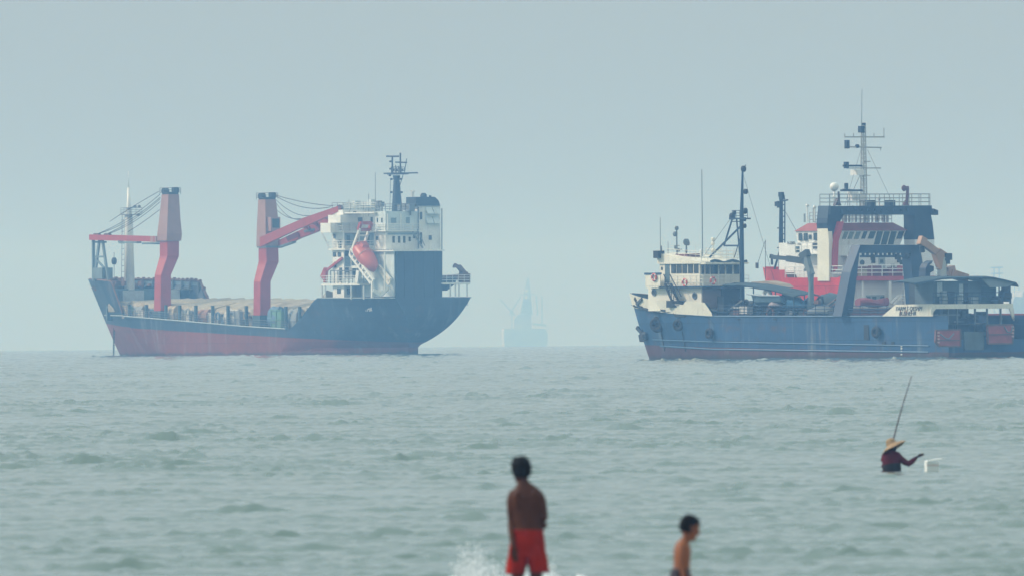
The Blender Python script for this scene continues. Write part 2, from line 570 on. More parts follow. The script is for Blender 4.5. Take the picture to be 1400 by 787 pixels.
    L.new(prev.outputs[0], b.inputs['Normal'])
    me.materials.append(mm)
    o = bpy.data.objects.new('sea', me); col.objects.link(o)
    tag(o, 'choppy grey-green sea running out to the horizon', 'sea', kind='structure')
make_sea()

def make_sand():
    mb = MB()
    ys = [-60, 0, 60, 120, 160, 175, 185, 200, 230, 300, 500, 900]
    zs = [1.9, 1.15, 0.85, 0.5, 0.25, 0.12, 0.03, -0.25, -0.6, -0.9, -1.6, -3.0]
    xs = np.linspace(-420, 420, 60)
    vs = [(x, y + 1.2*math.sin(x*0.11) if 100 < y < 400 else y, z+0.02*math.sin(x*0.4+y)) for y, z in zip(ys, zs) for x in xs]
    n = len(xs)
    mb.add(vs, [(i*n+j, i*n+j+1, (i+1)*n+j+1, (i+1)*n+j) for i in range(len(ys)-1) for j in range(n-1)])
    o = mb.build('beach_sand', mat('wet_sand', (0.30, 0.24, 0.17), 0.55, 0.25, 2.0), smooth=True)
    tag(o, 'wet sand beach sloping under the sea', 'beach', kind='structure')
make_sand()
# ------------------------------------------------------------------ cargo ship at anchor (left)
NAVY = mat('navy_paint', (0.018, 0.035, 0.065), 0.5, 0.25, 0.7, rust=0.35, streak=0.3)
WHITE = mat('white_paint', (0.78, 0.78, 0.74), 0.5, 0.10, 0.6, rust=0.18, streak=0.55)
CREAM = mat('cream_paint', (0.74, 0.70, 0.60), 0.5, 0.12, 0.6, rust=0.15, streak=0.5)
PALE = mat('pale_grey_blue_paint', (0.60, 0.68, 0.70), 0.55, 0.15, 0.6, rust=0.15, streak=0.35)
REDP = mat('red_crane_paint', (0.40, 0.042, 0.036), 0.5, 0.18, 0.7, rust=0.2, streak=0.25)
SALMON = mat('faded_red_paint', (0.36, 0.20, 0.175), 0.6, 0.15, 0.7, rust=0.2, streak=0.3)
STEEL = mat('grey_steel', (0.16, 0.18, 0.19), 0.55, 0.2, 1.0, rust=0.35, streak=0.2)
DKSTEEL = mat('dark_steel', (0.035, 0.04, 0.045), 0.5, 0.3, 1.0, rust=0.3)
GLASS = mat('dark_glass', (0.02, 0.03, 0.035), 0.08, 0.1, 1.0, spec=0.6)
ORANGE = mat('orange_lifeboat_plastic', (0.52, 0.10, 0.065), 0.4, 0.12, 0.8, streak=0.2)
TARP = mat('tan_tarpaulin', (0.36, 0.32, 0.24), 0.8, 0.3, 1.2, rust=0.2)
ROPE = mat('wire_rope', (0.07, 0.07, 0.07), 0.6, 0.1)
RUSTY = mat('rusty_brown_steel', (0.17, 0.085, 0.06), 0.8, 0.35, 1.2)

def sag(a, b, d, n=10):
    a = Vector(a); b = Vector(b)
    return [a.lerp(b, i/n) + Vector((0, 0, -4*d*(i/n)*(1-i/n))) for i in range(n+1)]

S1 = Ship('cargo_ship', 56.0, 2800.0, 122.0, 'red and dark blue cargo ship with two red deck cranes and a white deckhouse', 'cargo ship')
r1 = S1.root
LS1 = 98.0
HB = 9.0
# heights of the deck edge read along the port side
def z1(px, py, y=-HB): return S1.P(px, py, y).z
fo_top = S1.P(124, 381, 0).z
prof1 = interp([(0, fo_top), (14, fo_top-0.3), (19.5, fo_top-0.5), (23.5, z1(180, 431.5)), (40, z1(250, 438)), (58, z1(340, 445.5)), (71.5, z1(408, 449.5)),
                (73.5, z1(413, 441)), (79.0, z1(439, 407)), (98, z1(545, 407, -7))])
bdk1 = interp([(0, 0.15), (0.03, 1.7), (0.08, 4.3), (0.14, 7.0), (0.20, 8.5), (0.26, 9.0), (0.8, 9.0), (0.9, 8.3), (1.0, 7.0)])
bwl1 = interp([(0, 0.12), (0.06, 1.8), (0.14, 4.4), (0.24, 7.4), (0.34, 8.8), (0.45, 9.0), (0.72, 8.9), (0.85, 6.6), (0.94, 3.4), (1.0, 0.9)])
mb, edge1 = hull_mesh(LS1, 9.3, 92.4, bdk1, bwl1, prof1, nst=110, nlev=22, flare=0.85, xpow=0.95, skeg=1.3)
ba = z1(200, 449.5); bb = z1(430, 463.5)
xa = S1.P(200, 449.5, -HB).x; xb = S1.P(430, 463.5, -HB).x
sl = (bb-ba)/(xb-xa)
hullmat1 = band_mat('cargo_ship_hull_paint', [(-9, (0.20, 0.042, 0.028)), (0.0, (0.022, 0.05, 0.085))], (ba-sl*xa, sl), rust=0.6, streak=0.8)
hull1 = mb.build('hull', hullmat1, r1)
# white-grey rubbing edge along the sheer
def edge_strip(edge, x0, x1, sg, r, dz=0.0, dy=0.05):
    pts = [(x, sg*(y+dy), z+dz) for x, y, z in edge if x0 <= x <= x1]
    return pts
EDGEM = mat('worn_pale_edge', (0.30, 0.36, 0.38), 0.6, 0.2, 1.0, rust=0.4)
mb = MB()
for sg in (-1, 1):
    mb.tube(edge_strip(edge1, 24, 71, sg, 0.12), 0.13, 5)
    mb.tube(edge_strip(edge1, 79.5, 98, sg, 0.12), 0.09, 5)
mb.build('rubbing_edge', EDGEM, hull1)
# lower knuckle line carried on from the main deck to the stem
mb = MB()
zk = interp([(0, z1(160, 430)), (24, z1(182, 431.5)), (40, z1(250, 438))])
kn = []
for i in range(3, 28):
    t = i/110; xd = LS1*t; zz = zk(xd); h = zz/prof1(xd)
    xw = 9.3+(92.4-9.3)*t
    kn.append((xw+(xd-xw)*h**0.95, -(bwl1(t)+(bdk1(t)-bwl1(t))*h**0.85)-0.05, zz))
mb.tube(kn, 0.12, 5)
mb.build('knuckle_strake', EDGEM, hull1)
# deck sheets
mb = MB()
vs = []; n = 0
for x, y, z in edge1:
    zz = z-1.0 if x < 12.4 else (z-0.9 if x > 79 else prof1(max(x, 24))-0.35)
    if 12.4 <= x < 26:
        t = x/LS1
        for _ in range(8):
            h = min(1, zz/prof1(LS1*t)); xw = 9.3+83.1*t; t = max(0, t-(xw+(LS1*t-xw)*h**0.95-x)/LS1)
        y = bwl1(t)+(bdk1(t)-bwl1(t))*h**0.85-0.15
    vs += [(x, -y+0.08, zz), (x, y-0.08, zz)]
mb.add(vs, [(2*i, 2*i+1, 2*i+3, 2*i+2) for i in range(len(edge1)-1) if not (edge1[i][0] < 12.4 <= edge1[i+1][0])])
mb.build('deck', mat('green_deck_paint', (0.10, 0.13, 0.12), 0.8, 0.25, 0.5, rust=0.5), r1)
# forecastle inner face and bulwark braces on the far side
mb = MB()
ed = [(x, y, z) for x, y, z in edge1 if 1 < x < 25]
mb.add([(x, y-0.25, z+0.02) for x, y, z in ed] + [(x, y-0.25, max(5.0, z-1.3) if x < 10 else 5.0) for x, y, z in ed], [(i, i+1, len(ed)+i+1, len(ed)+i) for i in range(len(ed)-1)])
b0 = mb.build('forecastle_inner_bulwark', mat('weathered_blue_grey_paint', (0.19, 0.27, 0.32), 0.6, 0.35, 0.7, rust=0.10, streak=0.15), r1)
mb = MB()
for x, y, z in ed[::2]:
    if x > 3: mb.bar((x, y-0.5, 5.0 if x > 10 else z-1.2), (x, y-0.45, z-0.1), 0.12, 0.4)
mb.build('brace', STEEL, b0)
mb = MB()
for x, y, z in edge1:
    if 2 < x < 21.5: mb.ball((x, y-0.2, z+0.15), 0.22+0.15*random.random(), 6)
mb.tube([(x, y-0.2, z) for x, y, z in edge1 if 1 < x < 23.6], 0.22, 5)
mb.tube([(x, -y+0.2, z) for x, y, z in edge1 if 1 < x < 23.6], 0.16, 5)
mb.build('bulwark_rail', RUSTY, b0)
# break of the forecastle (bulkhead facing aft) with doors and small shelters
fz = prof1(18)-1.2
mb = MB().box(12.2, 12.5, -4.6, 7.2, 5.6, fz-0.003)
bk = mb.build('forecastle_bulkhead', mat('blue_grey_bulkhead', (0.13, 0.20, 0.25), 0.6, 0.3, 0.7, rust=0.1, streak=0.2), r1)
mb = MB().box(12.2, 18.5, 5.2, 7.6, fz-0.25, fz)
mb.build('platform', STEEL, bk)
for (p0, p1, q0, q1, x) in ((168, 197, 397, 408, 13.5), (233, 246, 396, 408, 18.0)):
    a = S1.Q(p0, q0, x); b = S1.Q(p1, q1, x)
    MB().box(x-1.6, x, a.y, b.y, b.z-0.5, a.z).build('deck_store', mat('white_grey_store', (0.42, 0.46, 0.47), 0.6, 0.2, 0.8, rust=0.4, streak=0.4), bk)
# windlass and clutter on the forecastle
mb = MB()
for i in range(34):
    x = random.uniform(4, 12); w = bdk1(x/LS1)*0.8
    y = random.uniform(-w, w); mb.cbox((x, y, fz+random.uniform(0.2, 0.9)), random.uniform(.15, .5), random.uniform(.15, .6), random.uniform(.2, .6))
for y in (-1.7, 1.7): mb.cyl((8.0, y-0.6, fz+0.9), 0.6, 0.6, 1.2, 12, 'y')
mb.build('windlass', RUSTY, r1)

# foremast
M = lambda px, py, y=0.0: S1.P(px, py, y)
b_ = M(177, 379); mx = b_.x
mb = MB()
mb.tube([(mx, 0, fz-0.2), (mx, 0, M(176, 300).z), (mx, 0, M(176, 282).z), (mx, 0, M(176, 257).z)], [0.85, 0.62, 0.35, 0.22], 10)
mb.tube([(mx, 0, M(176, 258).z), (mx-0.05, 0, M(176, 234).z)], 0.07, 4)
fm = mb.build('foremast', WHITE, r1, True)
zp = M(176, 293).z
mb = MB().box(mx-0.8, mx+1.9, -1.0, 1.2, zp-0.12, zp).rail([(mx-0.8, -1.0, zp), (mx+1.9, -1.0, zp), (mx+1.9, 1.2, zp)], 1.0, 1.0, 0.04)
mb.box(mx-0.6, mx+0.5, -0.5, 0.5, zp+0.9, zp+1.0)
for dx, dz in ((0.55, 1.2), (1.75, 1.2), (1.5, -0.1)): mb.ball((mx+dx, 0.8, zp+dz), 0.28, 8)
mb.build('crow_platform', STEEL, fm)
mb = MB()
mb.tube([(mx-0.75, -0.5, fz), (mx-0.5, -0.4, zp)], 0.05, 4); mb.tube([(mx-0.95, -0.9, fz), (mx-0.7, -0.8, zp)], 0.05, 4)
for i in range(14): mb.tube([(mx-0.72, -0.5, fz+0.9*i), (mx-0.92, -0.85, fz+0.9*i)], 0.04, 4)
mb.build('ladder', STEEL, fm)

# jib rest frame near the bow
yj = -5.6
mb = MB()
f = lambda px, py, dy=0.0: S1.P(px, py, yj+dy)
for a, b in (((127.5, 322), (128, 384)), ((136, 327), (129, 384)), ((140, 327), (148, 384))):
    mb.bar(f(*a), f(*b), 0.3, 0.45)
for a, b in (((130, 351), (143, 351)), ((131, 354), (144, 368)), ((129, 370), (146, 370)), ((129, 331), (145, 331))):
    mb.bar(f(*a), f(*b), 0.22, 0.3)
a = f(131, 366); b = f(144, 381)
mb.box(a.x, b.x, yj-0.6, yj+1.4, b.z, a.z)
mb.build('jib_rest', mat('blue_grey_steel', (0.16, 0.22, 0.25), 0.6, 0.25, 1.0, rust=0.4, streak=0.4), r1)
mb = MB().ball(f(156, 357, 2.5), 0.45, 8, (1, 1, 1.5)).tube([f(156, 382, 2.5), f(156, 345, 2.5)], 0.05, 4)
mb.build('anchor_ball', DKSTEEL, r1)
# anchor chain down to the water
mb = MB()
a = S1.P(156, 446, 0.0-2.2); b = S1.P(155, 487, -2.2)
p0 = Vector((a.x, a.y, a.z)); p1 = Vector((b.x, b.y, -1.0)); n = 26
for i in range(n):
    q = p0.lerp(p1, i/n); q2 = p0.lerp(p1, (i+0.9)/n)
    mb.bar(q, q2, 0.28 if i % 2 else 0.10, 0.10 if i % 2 else 0.28)
mb.build('anchor_chain', DKSTEEL, r1)

def crane(pxs, jib, name='deck_crane'):
    """pxs: (column sections [(py, px_left, px_right)], house sections, y of the column)"""
    colsec, housesec, y0, lean = pxs
    def sec(py, pl, pr, y):
        # square section seen as port face + aft face: width w with w*(cos+sin)*scale = pr-pl
        c = math.cos(S1.th); s_ = math.sin(S1.th)
        sc = 8.64
        w = (pr-pl)/sc/(c+s_)
        base = S1.P(pl, py, y-w/2)           # left edge = forward end of the port face
        x0 = base.x
        return [(x0, y-w/2, base.z), (x0+w, y-w/2, base.z), (x0+w, y+w/2, base.z), (x0, y+w/2, base.z)]
    mb = MB(); mb.loft([sec(py, a, b, y0+dy) for (py, a, b, dy) in colsec])
    col_ = mb.build(name, REDP, r1)
    mb = MB(); mb.loft([sec(py, a, b, y0+lean+dy) for (py, a, b, dy) in housesec])
    hs = mb.build('crane_house', SALMON, col_)
    py, a, b, dy = colsec[0]
    s0 = sec(py, a-2.2, b+1.5, y0+lean)
    zt = s0[0][2]
    x0, x1 = s0[0][0], s0[1][0]; ya, yb = s0[0][1], s0[2][1]
    MB().box(x0, x1, ya, yb, zt-0.1, zt+0.18).build('slewing_ring', STEEL, col_)
    # foot block
    py, a, b, dy = colsec[-1]
    s0 = sec(py, a-1.5, b+1.5, y0); zt = s0[0][2]
    MB().box(s0[0][0], s0[1][0], s0[0][1], s0[2][1], zt-2.6, zt+0.15).build('foot', mat('teal_grey_steel', (0.045, 0.085, 0.11), 0.6, 0.3, 1.0, rust=0.4), col_)
    return col_, sec(*housesec[-1][:3], y0+lean), sec(*housesec[0][:3], y0+lean)

# fore crane
c1, top1, bot1 = crane((
    [(329, 218.5, 244.5, 1.3), (350, 218.5, 244.5, 1.3), (354, 217.5, 243, 1.2), (376, 211.5, 233.5, 0.0), (426, 210.5, 233.5, 0.0)],
    [(329.5, 215, 247.5, 0), (320, 215, 248.5, 0), (300, 217.5, 246.5, 0), (266, 221, 244.5, 0)], -7.3, 1.3), None)
def winches(colobj, T, hz=0.9, rails=True):
    x0, x1 = T[0][0], T[1][0]; ya, yb = T[0][1], T[2][1]; z = T[0][2]
    mb = MB()
    mb.cyl((x0+0.3, ya+0.05, z+0.5), 0.48, 0.48, 0.9, 12, 'y'); mb.cyl((x1-0.5, yb-0.75, z+0.65), 0.42, 0.42, 0.9, 12, 'y')
    mb.box(x0+0.1, x1-0.1, ya+0.1, yb-0.1, z, z+0.3)
    mb.box(x1-0.9, x1-0.1, yb-0.8, yb, z+0.1, z+1.1)
    mb.build('winch', DKSTEEL, colobj)
    MB().rail([(x0-0.2, ya-0.2, z), (x1+0.2, ya-0.2, z), (x1+0.2, yb+0.2, z)], 1.0, 0.7, 0.045).build('railing', DKSTEEL, colobj)
winches(c1, top1)
# its jib lying level towards the bow
H = 0.85
mb = MB()
tip = S1.P(127.5, 324.5, yj+0.1); root_ = S1.P(217, 327, -6.6)
for dy in (-0.55, 0.55):
    mb.bar(tip+Vector((0, dy, 0)), root_+Vector((0, dy, 0)), 0.45, H)
for k in range(9):
    q = tip.lerp(root_, k/8.0); mb.bar(q-Vector((0, .6, 0)), q+Vector((0, .6, 0)), 0.35, 0.35)
j1 = mb.build('jib', REDP, c1)
mb = MB()
for (a, b_) in (((165, 331.5), (190, 331.5)), ((197, 333), (218, 333))):
    mb.bar(S1.P(*a, -6.5), S1.P(*b_, -6.5), 0.9, 0.28)
mb.bar(S1.P(164, 330, -6.5), S1.P(167, 332, -6.5), 0.8, 0.3)
mb.build('walkway', mat('blue_grey_steel', (0.16, 0.22, 0.25)), c1)
mb = MB().bar(S1.P(211, 327, -6.6), S1.P(219, 327, -6.6), 1.5, 0.95); mb.build('jib_heel', SALMON, c1)
mb = MB()
for x in (128.5, 132.5, 143, 147): mb.cyl(S1.P(x, 321.5, yj-0.3), 0.28, 0.28, 0.6, 8, 'y')
mb.build('sheave', RUSTY, c1)
mb = MB()
for (tx, ty, hx, hy, d) in ((218.5, 266, 133, 320, 1.1), (219, 270, 134, 320, 1.3), (219, 272, 146, 320, 0.9), (219, 276, 148, 320, 1.0), (218, 287, 175, 317, 0.2), (217, 262, 150, 303, -0.2)):
    a = S1.P(tx, ty, -6.2); b_ = S1.P(hx, hy, yj) if hy > 318.5 else S1.P(hx, hy, -6.0)
    mb.tube(sag(a, b_, d*0.55), 0.055, 4)
mb.build('luffing_cable', ROPE, c1)

# aft crane
c2, top2, bot2 = crane((
    [(338, 353.5, 380, 1.25), (358, 353.5, 380.5, 1.25), (362, 352.5, 379, 1.15), (385, 347, 369.5, 0.0), (432, 346.5, 369.5, 0.0)],
    [(337, 350.5, 381.5, 0), (330, 350.5, 382, 0), (312, 351, 381, 0), (273, 353, 377, 0)], -7.3, 1.25), None)
winches(c2, top2)
x2 = bot2[1][0]
a = S1.Q(366, 297, x2+0.1); b = S1.Q(379, 316, x2+0.1)
cab = MB().box(x2-0.4, x2+1.0, a.y, b.y, b.z, a.z).build('operator_cab', SALMON, c2)
mb = MB().box(x2+0.98, x2+1.04, a.y+0.25, b.y-0.2, b.z+0.5, a.z-0.25); mb.build('cab_window', GLASS, c2)
# two-legged jib lifted aft over the hatches
def J(px, py, y): return S1.P(px, py, y)
yP, yS = -8.0, -5.3
mb = MB()
A0, A1, A2 = J(357, 331, yP), J(413, 305.5, yP), J(464, 285.5, yP+1.0)
mb.loft([[p+Vector((0, -0.25, h)), p+Vector((0, 0.25, h)), p+Vector((0, 0.25, -h)), p+Vector((0, -0.25, -h))] for p, h in ((A0, 0.75), (A1, 0.62), (A1+Vector((.05, 0, 0)), 0.72), (A2, 0.42))])
B0, B1, B2, B3 = J(382, 334, yS), J(412, 320, yS), J(434, 310.5, yS), J(467, 290, yS+0.2)
mb.loft([[p+Vector((0, -0.25, h)), p+Vector((0, 0.25, h)), p+Vector((0, 0.25, -h)), p+Vector((0, -0.25, -h))] for p, h in ((B0, 0.6), (B1, 0.62), (B2, 0.75), (B3, 0.45))])
for k in (0.5, 0.62, 0.8, 0.98):
    q = A0.lerp(A2, k); w = B0.lerp(B3, k); mb.bar(q, w, 0.45, 0.45)
mb.bar(J(392, 327, yP+.8), J(408, 320, yP+2.4), 0.5, 0.8)
j2 = mb.build('jib', mat('crane_jib_red', (0.36, 0.045, 0.042), 0.5, 0.2, 0.7, rust=0.25, streak=0.2), c2)
mb = MB().tube([J(464, 284, yP+1.2), J(468, 287, yS)], 0.5, 8); mb.build('jib_head', RUSTY, c2)
MB().bar(J(382, 338, yS), J(402, 331, yS), 0.8, 0.25).bar(J(418, 316, yS), J(432, 313.5, yS), 0.8, 0.3).build('walkway', mat('blue_grey_steel', (0.16, 0.22, 0.25)), c2)
mb = MB()
for (tx, ty, hx, hy, d) in ((377, 267, 455, 281.5, 0.3), (377, 268, 452, 283, 1.0), (376, 272, 440, 291, 1.5), (377, 277, 420, 297, 1.4), (377, 286, 411, 299, 0.6)):
    mb.tube(sag(S1.P(tx, ty, -6.5), J(hx, hy, yP+0.5), d*0.9), 0.06, 4)
mb.build('luffing_cable', ROPE, c2)

# ---- main deck edge: stanchions, hatch coaming
zmd = lambda x: prof1(x)-0.3
mb = MB()
mb.add([], [])
for (xA, xB) in ((24, 46), (47, 60), (61, 78)):
    mb.box(xA, xB-0.3, -6.0, 6.4, 3.2, prof1((xA+xB)/2)+0.7)
mb.build('hatch_coaming', mat('weathered_tan_steel', (0.24, 0.22, 0.18), 0.8, 0.45, 1.3, rust=0.6, streak=0.5), r1)
stm = mat('dark_teal_steel', (0.035, 0.075, 0.10), 0.6, 0.3, 1.0, rust=0.3)
for px in (178, 201.5, 228, 247, 269, 292, 313, 338, 392, 411):
    p = S1.P(px, 433, -8.4)
    zb = prof1(max(p.x, 24))
    MB().box(p.x-0.2, p.x+0.2, -8.75, -8.35, zb-0.4, z1(px, 416+(px-178)*0.012)).build('stanchion', stm, r1)
mb = MB()
mb.rail([(x, -8.8, prof1(x)) for x in np.arange(24, 72, 1.6)], 1.1, 1.6, 0.045)
mb.build('railing', STEEL, r1)
# winch cluster beside the poop
mb = MB()
for px, py, w in ((418, 432, 1.0), (425, 428, 1.3), (432, 424, 1.0)):
    p = S1.P(px, py, -8.2); mb.box(p.x-w*.7, p.x+w*.7, -7.4, -6.0, prof1(72)-0.3, p.z)
mb.build('deck_house', stm, r1)

# ---- superstructure
def bx(h): return MB().box(*h)
hA = S1.house(454.5, 470, 548, 341, 409, -8.0)      # accommodation, lower tiers
accom = bx(hA).build('superstructure', WHITE, r1)
xA = hA[1]
hB = S1.house(454, 469, 520, 287, 341, -7.2)
bx(hB).build('bridge_block', WHITE, accom)
hC = S1.house(513, 527, 602, 316, 341, -6.45)
bx(hC).build('boat_deck_block', WHITE, accom)
hD = S1.house(513, 527, 571, 289, 316.3, -6.45)
bx(hD).build('wheelhouse_block', PALE, accom)
hE = S1.house(569.5, 573.5, 601.5, 281.5, 316.3, -0.5)
hE = (hC[1]-2.6, hC[1]-0.3, S1.Q(571, 300, hC[1]-0.3).y, S1.Q(602, 300, hC[1]-0.3).y, hC[5]+0.003, S1.Q(590, 281.5, hC[1]).z)
fun = bx(hE).build('funnel', WHITE, r1)
a = S1.Q(567.5, 269.5, hE[1]); b = S1.Q(601, 281.5, hE[1])
mb = MB().prism_x([(a.y, b.z), (b.y, b.z), (b.y-0.3, b.z+0.8), (b.y-1.0, a.z), (a.y, a.z)], hE[0]-0.2, hE[1]+0.2)
mb.ball((hE[1]-1.0, S1.Q(584, 264, hE[1]).y, a.z+0.15), 0.55, 10).cyl((hE[1]-0.8, S1.Q(592, 267, hE[1]).y, a.z-0.1), 0.2, 0.2, 0.35, 8)
mb.build('funnel_top', mat('black_funnel', (0.025, 0.04, 0.06), 0.6, 0.2), fun)
xe = hE[1]
for py0, py1 in ((283, 292.5), (295.5, 305.5)):
    for p0, p1 in ((581.5, 590), (591, 599.5)):
        a = S1.Q(p0, py0, xe); b = S1.Q(p1, py1, xe)
        MB().add([(xe+0.05, a.y, a.z), (xe+0.05, b.y, a.z), (xe+0.7, b.y, b.z), (xe+0.7, a.y, b.z), (xe, a.y, a.z-0.1), (xe, b.y, a.z-0.1), (xe+0.05, b.y, b.z), (xe+0.05, a.y, b.z)],
                 [(0,1,2,3), (4,5,6,7), (0,1,5,4), (2,3,7,6), (1,2,6,5), (0,3,7,4)]).build('louvre_hood', PALE, fun)
# dark casing at the stern, port side pale
xd = S1.Q(540, 405, 0).x
ydp = -6.45; xd = S1.P(541, 400, ydp).x
ys = S1.Q(605, 370, xd).y
zt = S1.Q(570, 343.5, xd).z; zb = S1.Q(570, 409, xd).z
mb = MB().prism_x([(ydp+0.3, zt), (ys, zt), (ys-0.1, zb), (ydp, zb-0.3)], hA[1]+5.5, xd)
dk = mb.build('stern_casing', mat('dark_blue_casing', (0.020, 0.045, 0.075), 0.5, 0.25, 0.6, rust=0.2, streak=0.4), r1)
mb = MB()
for py in (356, 377, 389): 
    z = S1.Q(570, py, xd).z; mb.box(xd, xd+0.12, ydp+0.2, ys-0.1, z-0.06, z+0.06)
for px in (553, 566, 580, 594):
    y = S1.Q(px, 370, xd).y; mb.box(xd, xd+0.09, y-0.05, y+0.05, zb, zt-0.1)
mb.build('casing_stiffener', mat('dark_blue_casing', (0,0,0)), dk)
a = S1.P(494, 344, ydp-0.05); b = S1.P(539.5, 405, ydp-0.05)
MB().box(a.x, b.x-0.05, ydp-0.08, ydp+0.1, b.z, a.z).build('casing_side_panel', PALE, dk)
mb = MB().box(hC[0]-0.6, xd+0.4, ydp-0.6, ys+0.15, zt, zt+0.22); mb.build('casing_roof', WHITE, dk)
mb = MB().tube([S1.P(526, 345, -8.2), S1.P(526, 399, -8.2)], 0.16, 6); mb.build('pillar', WHITE, dk)
# starboard stern platform with a small brown crane
zpl = S1.Q(620, 386, xd).z
yq0, yq1 = ys-0.3, S1.Q(643, 386, xd).y
mb = MB().box(xd-6, xd, yq0, yq1, zpl-0.3, zpl)
pf = mb.build('stern_platform', WHITE, r1)
mb = MB()
for px in (617, 624, 629, 640):
    y = S1.Q(px, 390, xd).y; mb.tube([(xd-0.3, y, zpl), (xd-0.3, y, zb-1)], 0.13, 5)
mb.build('platform_post', WHITE, pf)
MB().rail([(xd-0.05, yq0, zpl), (xd-0.05, yq1, zpl), (xd-6, yq1, zpl)], 1.15, 1.2, 0.045).build('railing', WHITE, pf)
g = lambda px, py: S1.Q(px, py, xd-1.5)
mb = MB().bar(g(632, 386), g(634, 371), 1.0, 1.0).bar(g(635, 374), g(627, 364), 0.5, 0.7).bar(g(627, 365), g(621, 362), 0.4, 0.5).bar(g(621, 362), g(620, 366), 0.25, 0.25)
mb.bar(g(606, 381), g(634, 378), 1.4, 0.9)
mb.cbox(g(637, 380), 0.5, 0.5, 0.7)
mb.build('provision_crane', RUSTY, r1)
mb = MB().add([], [])
a = g(606, 378); b = g(616, 397)
mb.prism_x([(a.y, a.z), (b.y+0.6, a.z), (b.y+0.2, b.z+1), (a.y, b.z)], xd-3.5, xd-0.5)
mb.build('mooring_gear', NAVY, r1)
# decks, wings and rails
def plate(px0, px1, py, y, w, x_aft=None, m_=WHITE, th=0.22):
    a = S1.P(px0, py, y); b = S1.P(px1, py, y)
    return MB().box(a.x, b.x, y, y+w, a.z-th, a.z)
a = S1.P(439, 387.5, -8.6); 
mb = MB().box(a.x, hA[1]+5.2, -8.6, 6.5, a.z-0.35, a.z)
bd_ = mb.build('boat_deck', WHITE, accom)
a3 = S1.P(449, 340, -8.4)
MB().box(a3.x, hA[1]+0.9, -8.4, 6.3, a3.z-0.25, a3.z).build('upper_deck_plate', WHITE, accom)
a4 = S1.P(448, 316, -7.8)
MB().box(a4.x, hB[1]+0.9, -7.8, 5.8, a4.z-0.25, a4.z).build('bridge_deck_plate', WHITE, accom)
aw = S1.P(438, 305, -9.3); bw_ = S1.P(452, 318, -9.3)
MB().box(aw.x, bw_.x, -9.3, -6.9, bw_.z, aw.z).build('bridge_wing', WHITE, accom)
MB().bar(S1.P(439.5, 318, -8.8), S1.P(449, 337, -8.2), 0.15, 0.2).build('wing_brace', WHITE, accom)
MB().box(S1.P(450, 299, -8).x, S1.P(467, 299, -8).x, -8.2, -5, S1.P(450, 305, -8).z, S1.P(450, 294, -8).z).build('chart_room', WHITE, accom)
for (py, x0, x1, y) in ((387.5, a.x, hA[1]+5.2, -8.6), (340, a3.x, hA[1]+0.9, -8.4), (316, a4.x, hB[1]+0.9, -7.8)):
    z = S1.P(450, py, y).z
    MB().rail([(x0, y, z), (x1, y, z), (x1, 5.5, z)], 1.15, 1.5, 0.05).build('railing', WHITE, accom)
ztop = hB[5]
MB().rail([(hB[0], hB[2], ztop), (hB[1], hB[2], ztop), (hB[1], hB[3], ztop)], 1.1, 1.5, 0.05).build('railing', STEEL, accom)
zz = hC[5]
MB().rail([(hC[0], hC[2]-0.5, zz), (hC[1]+0.8, hC[2]-0.5, zz), (hC[1]+0.8, hC[3]-4, zz)], 1.1, 1.5, 0.05).build('railing', WHITE, accom)
MB().box(hC[0]-0.5, hC[1]+0.9, hC[2]-0.6, hC[3]-4, zz-0.05, zz+0.12).build('casing_deck_plate', WHITE, accom)
MB().rail([(hD[0], hD[2], hD[5]), (hD[1], hD[2], hD[5]), (hD[1], hD[3], hD[5])], 1.1, 1.5, 0.05).build('railing', STEEL, accom)
# posts under the boat deck
mb = MB()
for px in (440, 444.5, 480, 497):
    p = S1.P(px, 388, -8.45); mb.tube([(p.x, -8.45, p.z-0.3), (p.x, -8.45, S1.P(px, 409, -8.45).z)], 0.14, 5)
mb.build('deck_pillar', WHITE, accom)
# windows
for px in (457.5, 464):
    S1.pwin(accom, px-2.3, px+2.3, 345, 351, hA[2], GLASS)
S1.pwin(accom, 461, 466, 394, 401, hA[2], GLASS)
for px in (458.5, 465): S1.pwin(accom, px-1.5, px+1.5, 297, 302, hB[2], GLASS)
for px, w, y0, y1 in ((474, 2.5, 343, 350), (483, 2.2, 345, 350), (474, 2.5, 366, 372), (484, 2.2, 366, 380), (492, 2.2, 366, 380), (476, 2.0, 394, 402)):
    S1.awin(accom, px-w, px+w, y0, y1, hA[1], GLASS)
for px, w, y0, y1 in ((478, 1.8, 297, 303), (492, 3.5, 297.5, 303), (508, 1.5, 297, 304)):
    S1.awin(accom, px-w, px+w, y0, y1, hB[1], GLASS)
for px, w, y0, y1 in ((538, 1.6, 323, 332), (545.5, 1.6, 323, 332), (552.5, 1.6, 323, 332), (560, 1.4, 324, 330), (566, 1.2, 320, 326)):
    S1.awin(accom, px-w, px+w, y0, y1, hC[1], GLASS)
for px, w, y0, y1 in ((538, 3.6, 298, 305), (557.5, 2.6, 297, 306)):
    S1.awin(accom, px-w, px+w, y0, y1, hD[1], mat('blue_grey_shutter', (0.20, 0.27, 0.31), 0.5))
S1.pwin(accom, 515.3, 516.8, 298, 304, hD[2], GLASS); S1.pwin(accom, 521.4, 523, 298, 304, hD[2], GLASS); S1.pwin(accom, 514, 517, 323, 328, hC[2], GLASS)
REC = mat('painted_recess_shade_blue_grey', (0.26, 0.36, 0.42), 0.6, 0.3, 1.0, streak=0.3)  # shade of the deck recesses, painted as flat blue-grey panels
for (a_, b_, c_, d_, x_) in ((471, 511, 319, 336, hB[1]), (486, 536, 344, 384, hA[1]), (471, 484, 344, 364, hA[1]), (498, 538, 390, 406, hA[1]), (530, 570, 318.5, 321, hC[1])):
    S1.awin(accom, a_, b_, c_, d_, x_, REC, 'painted_shade_panel', 0.03)
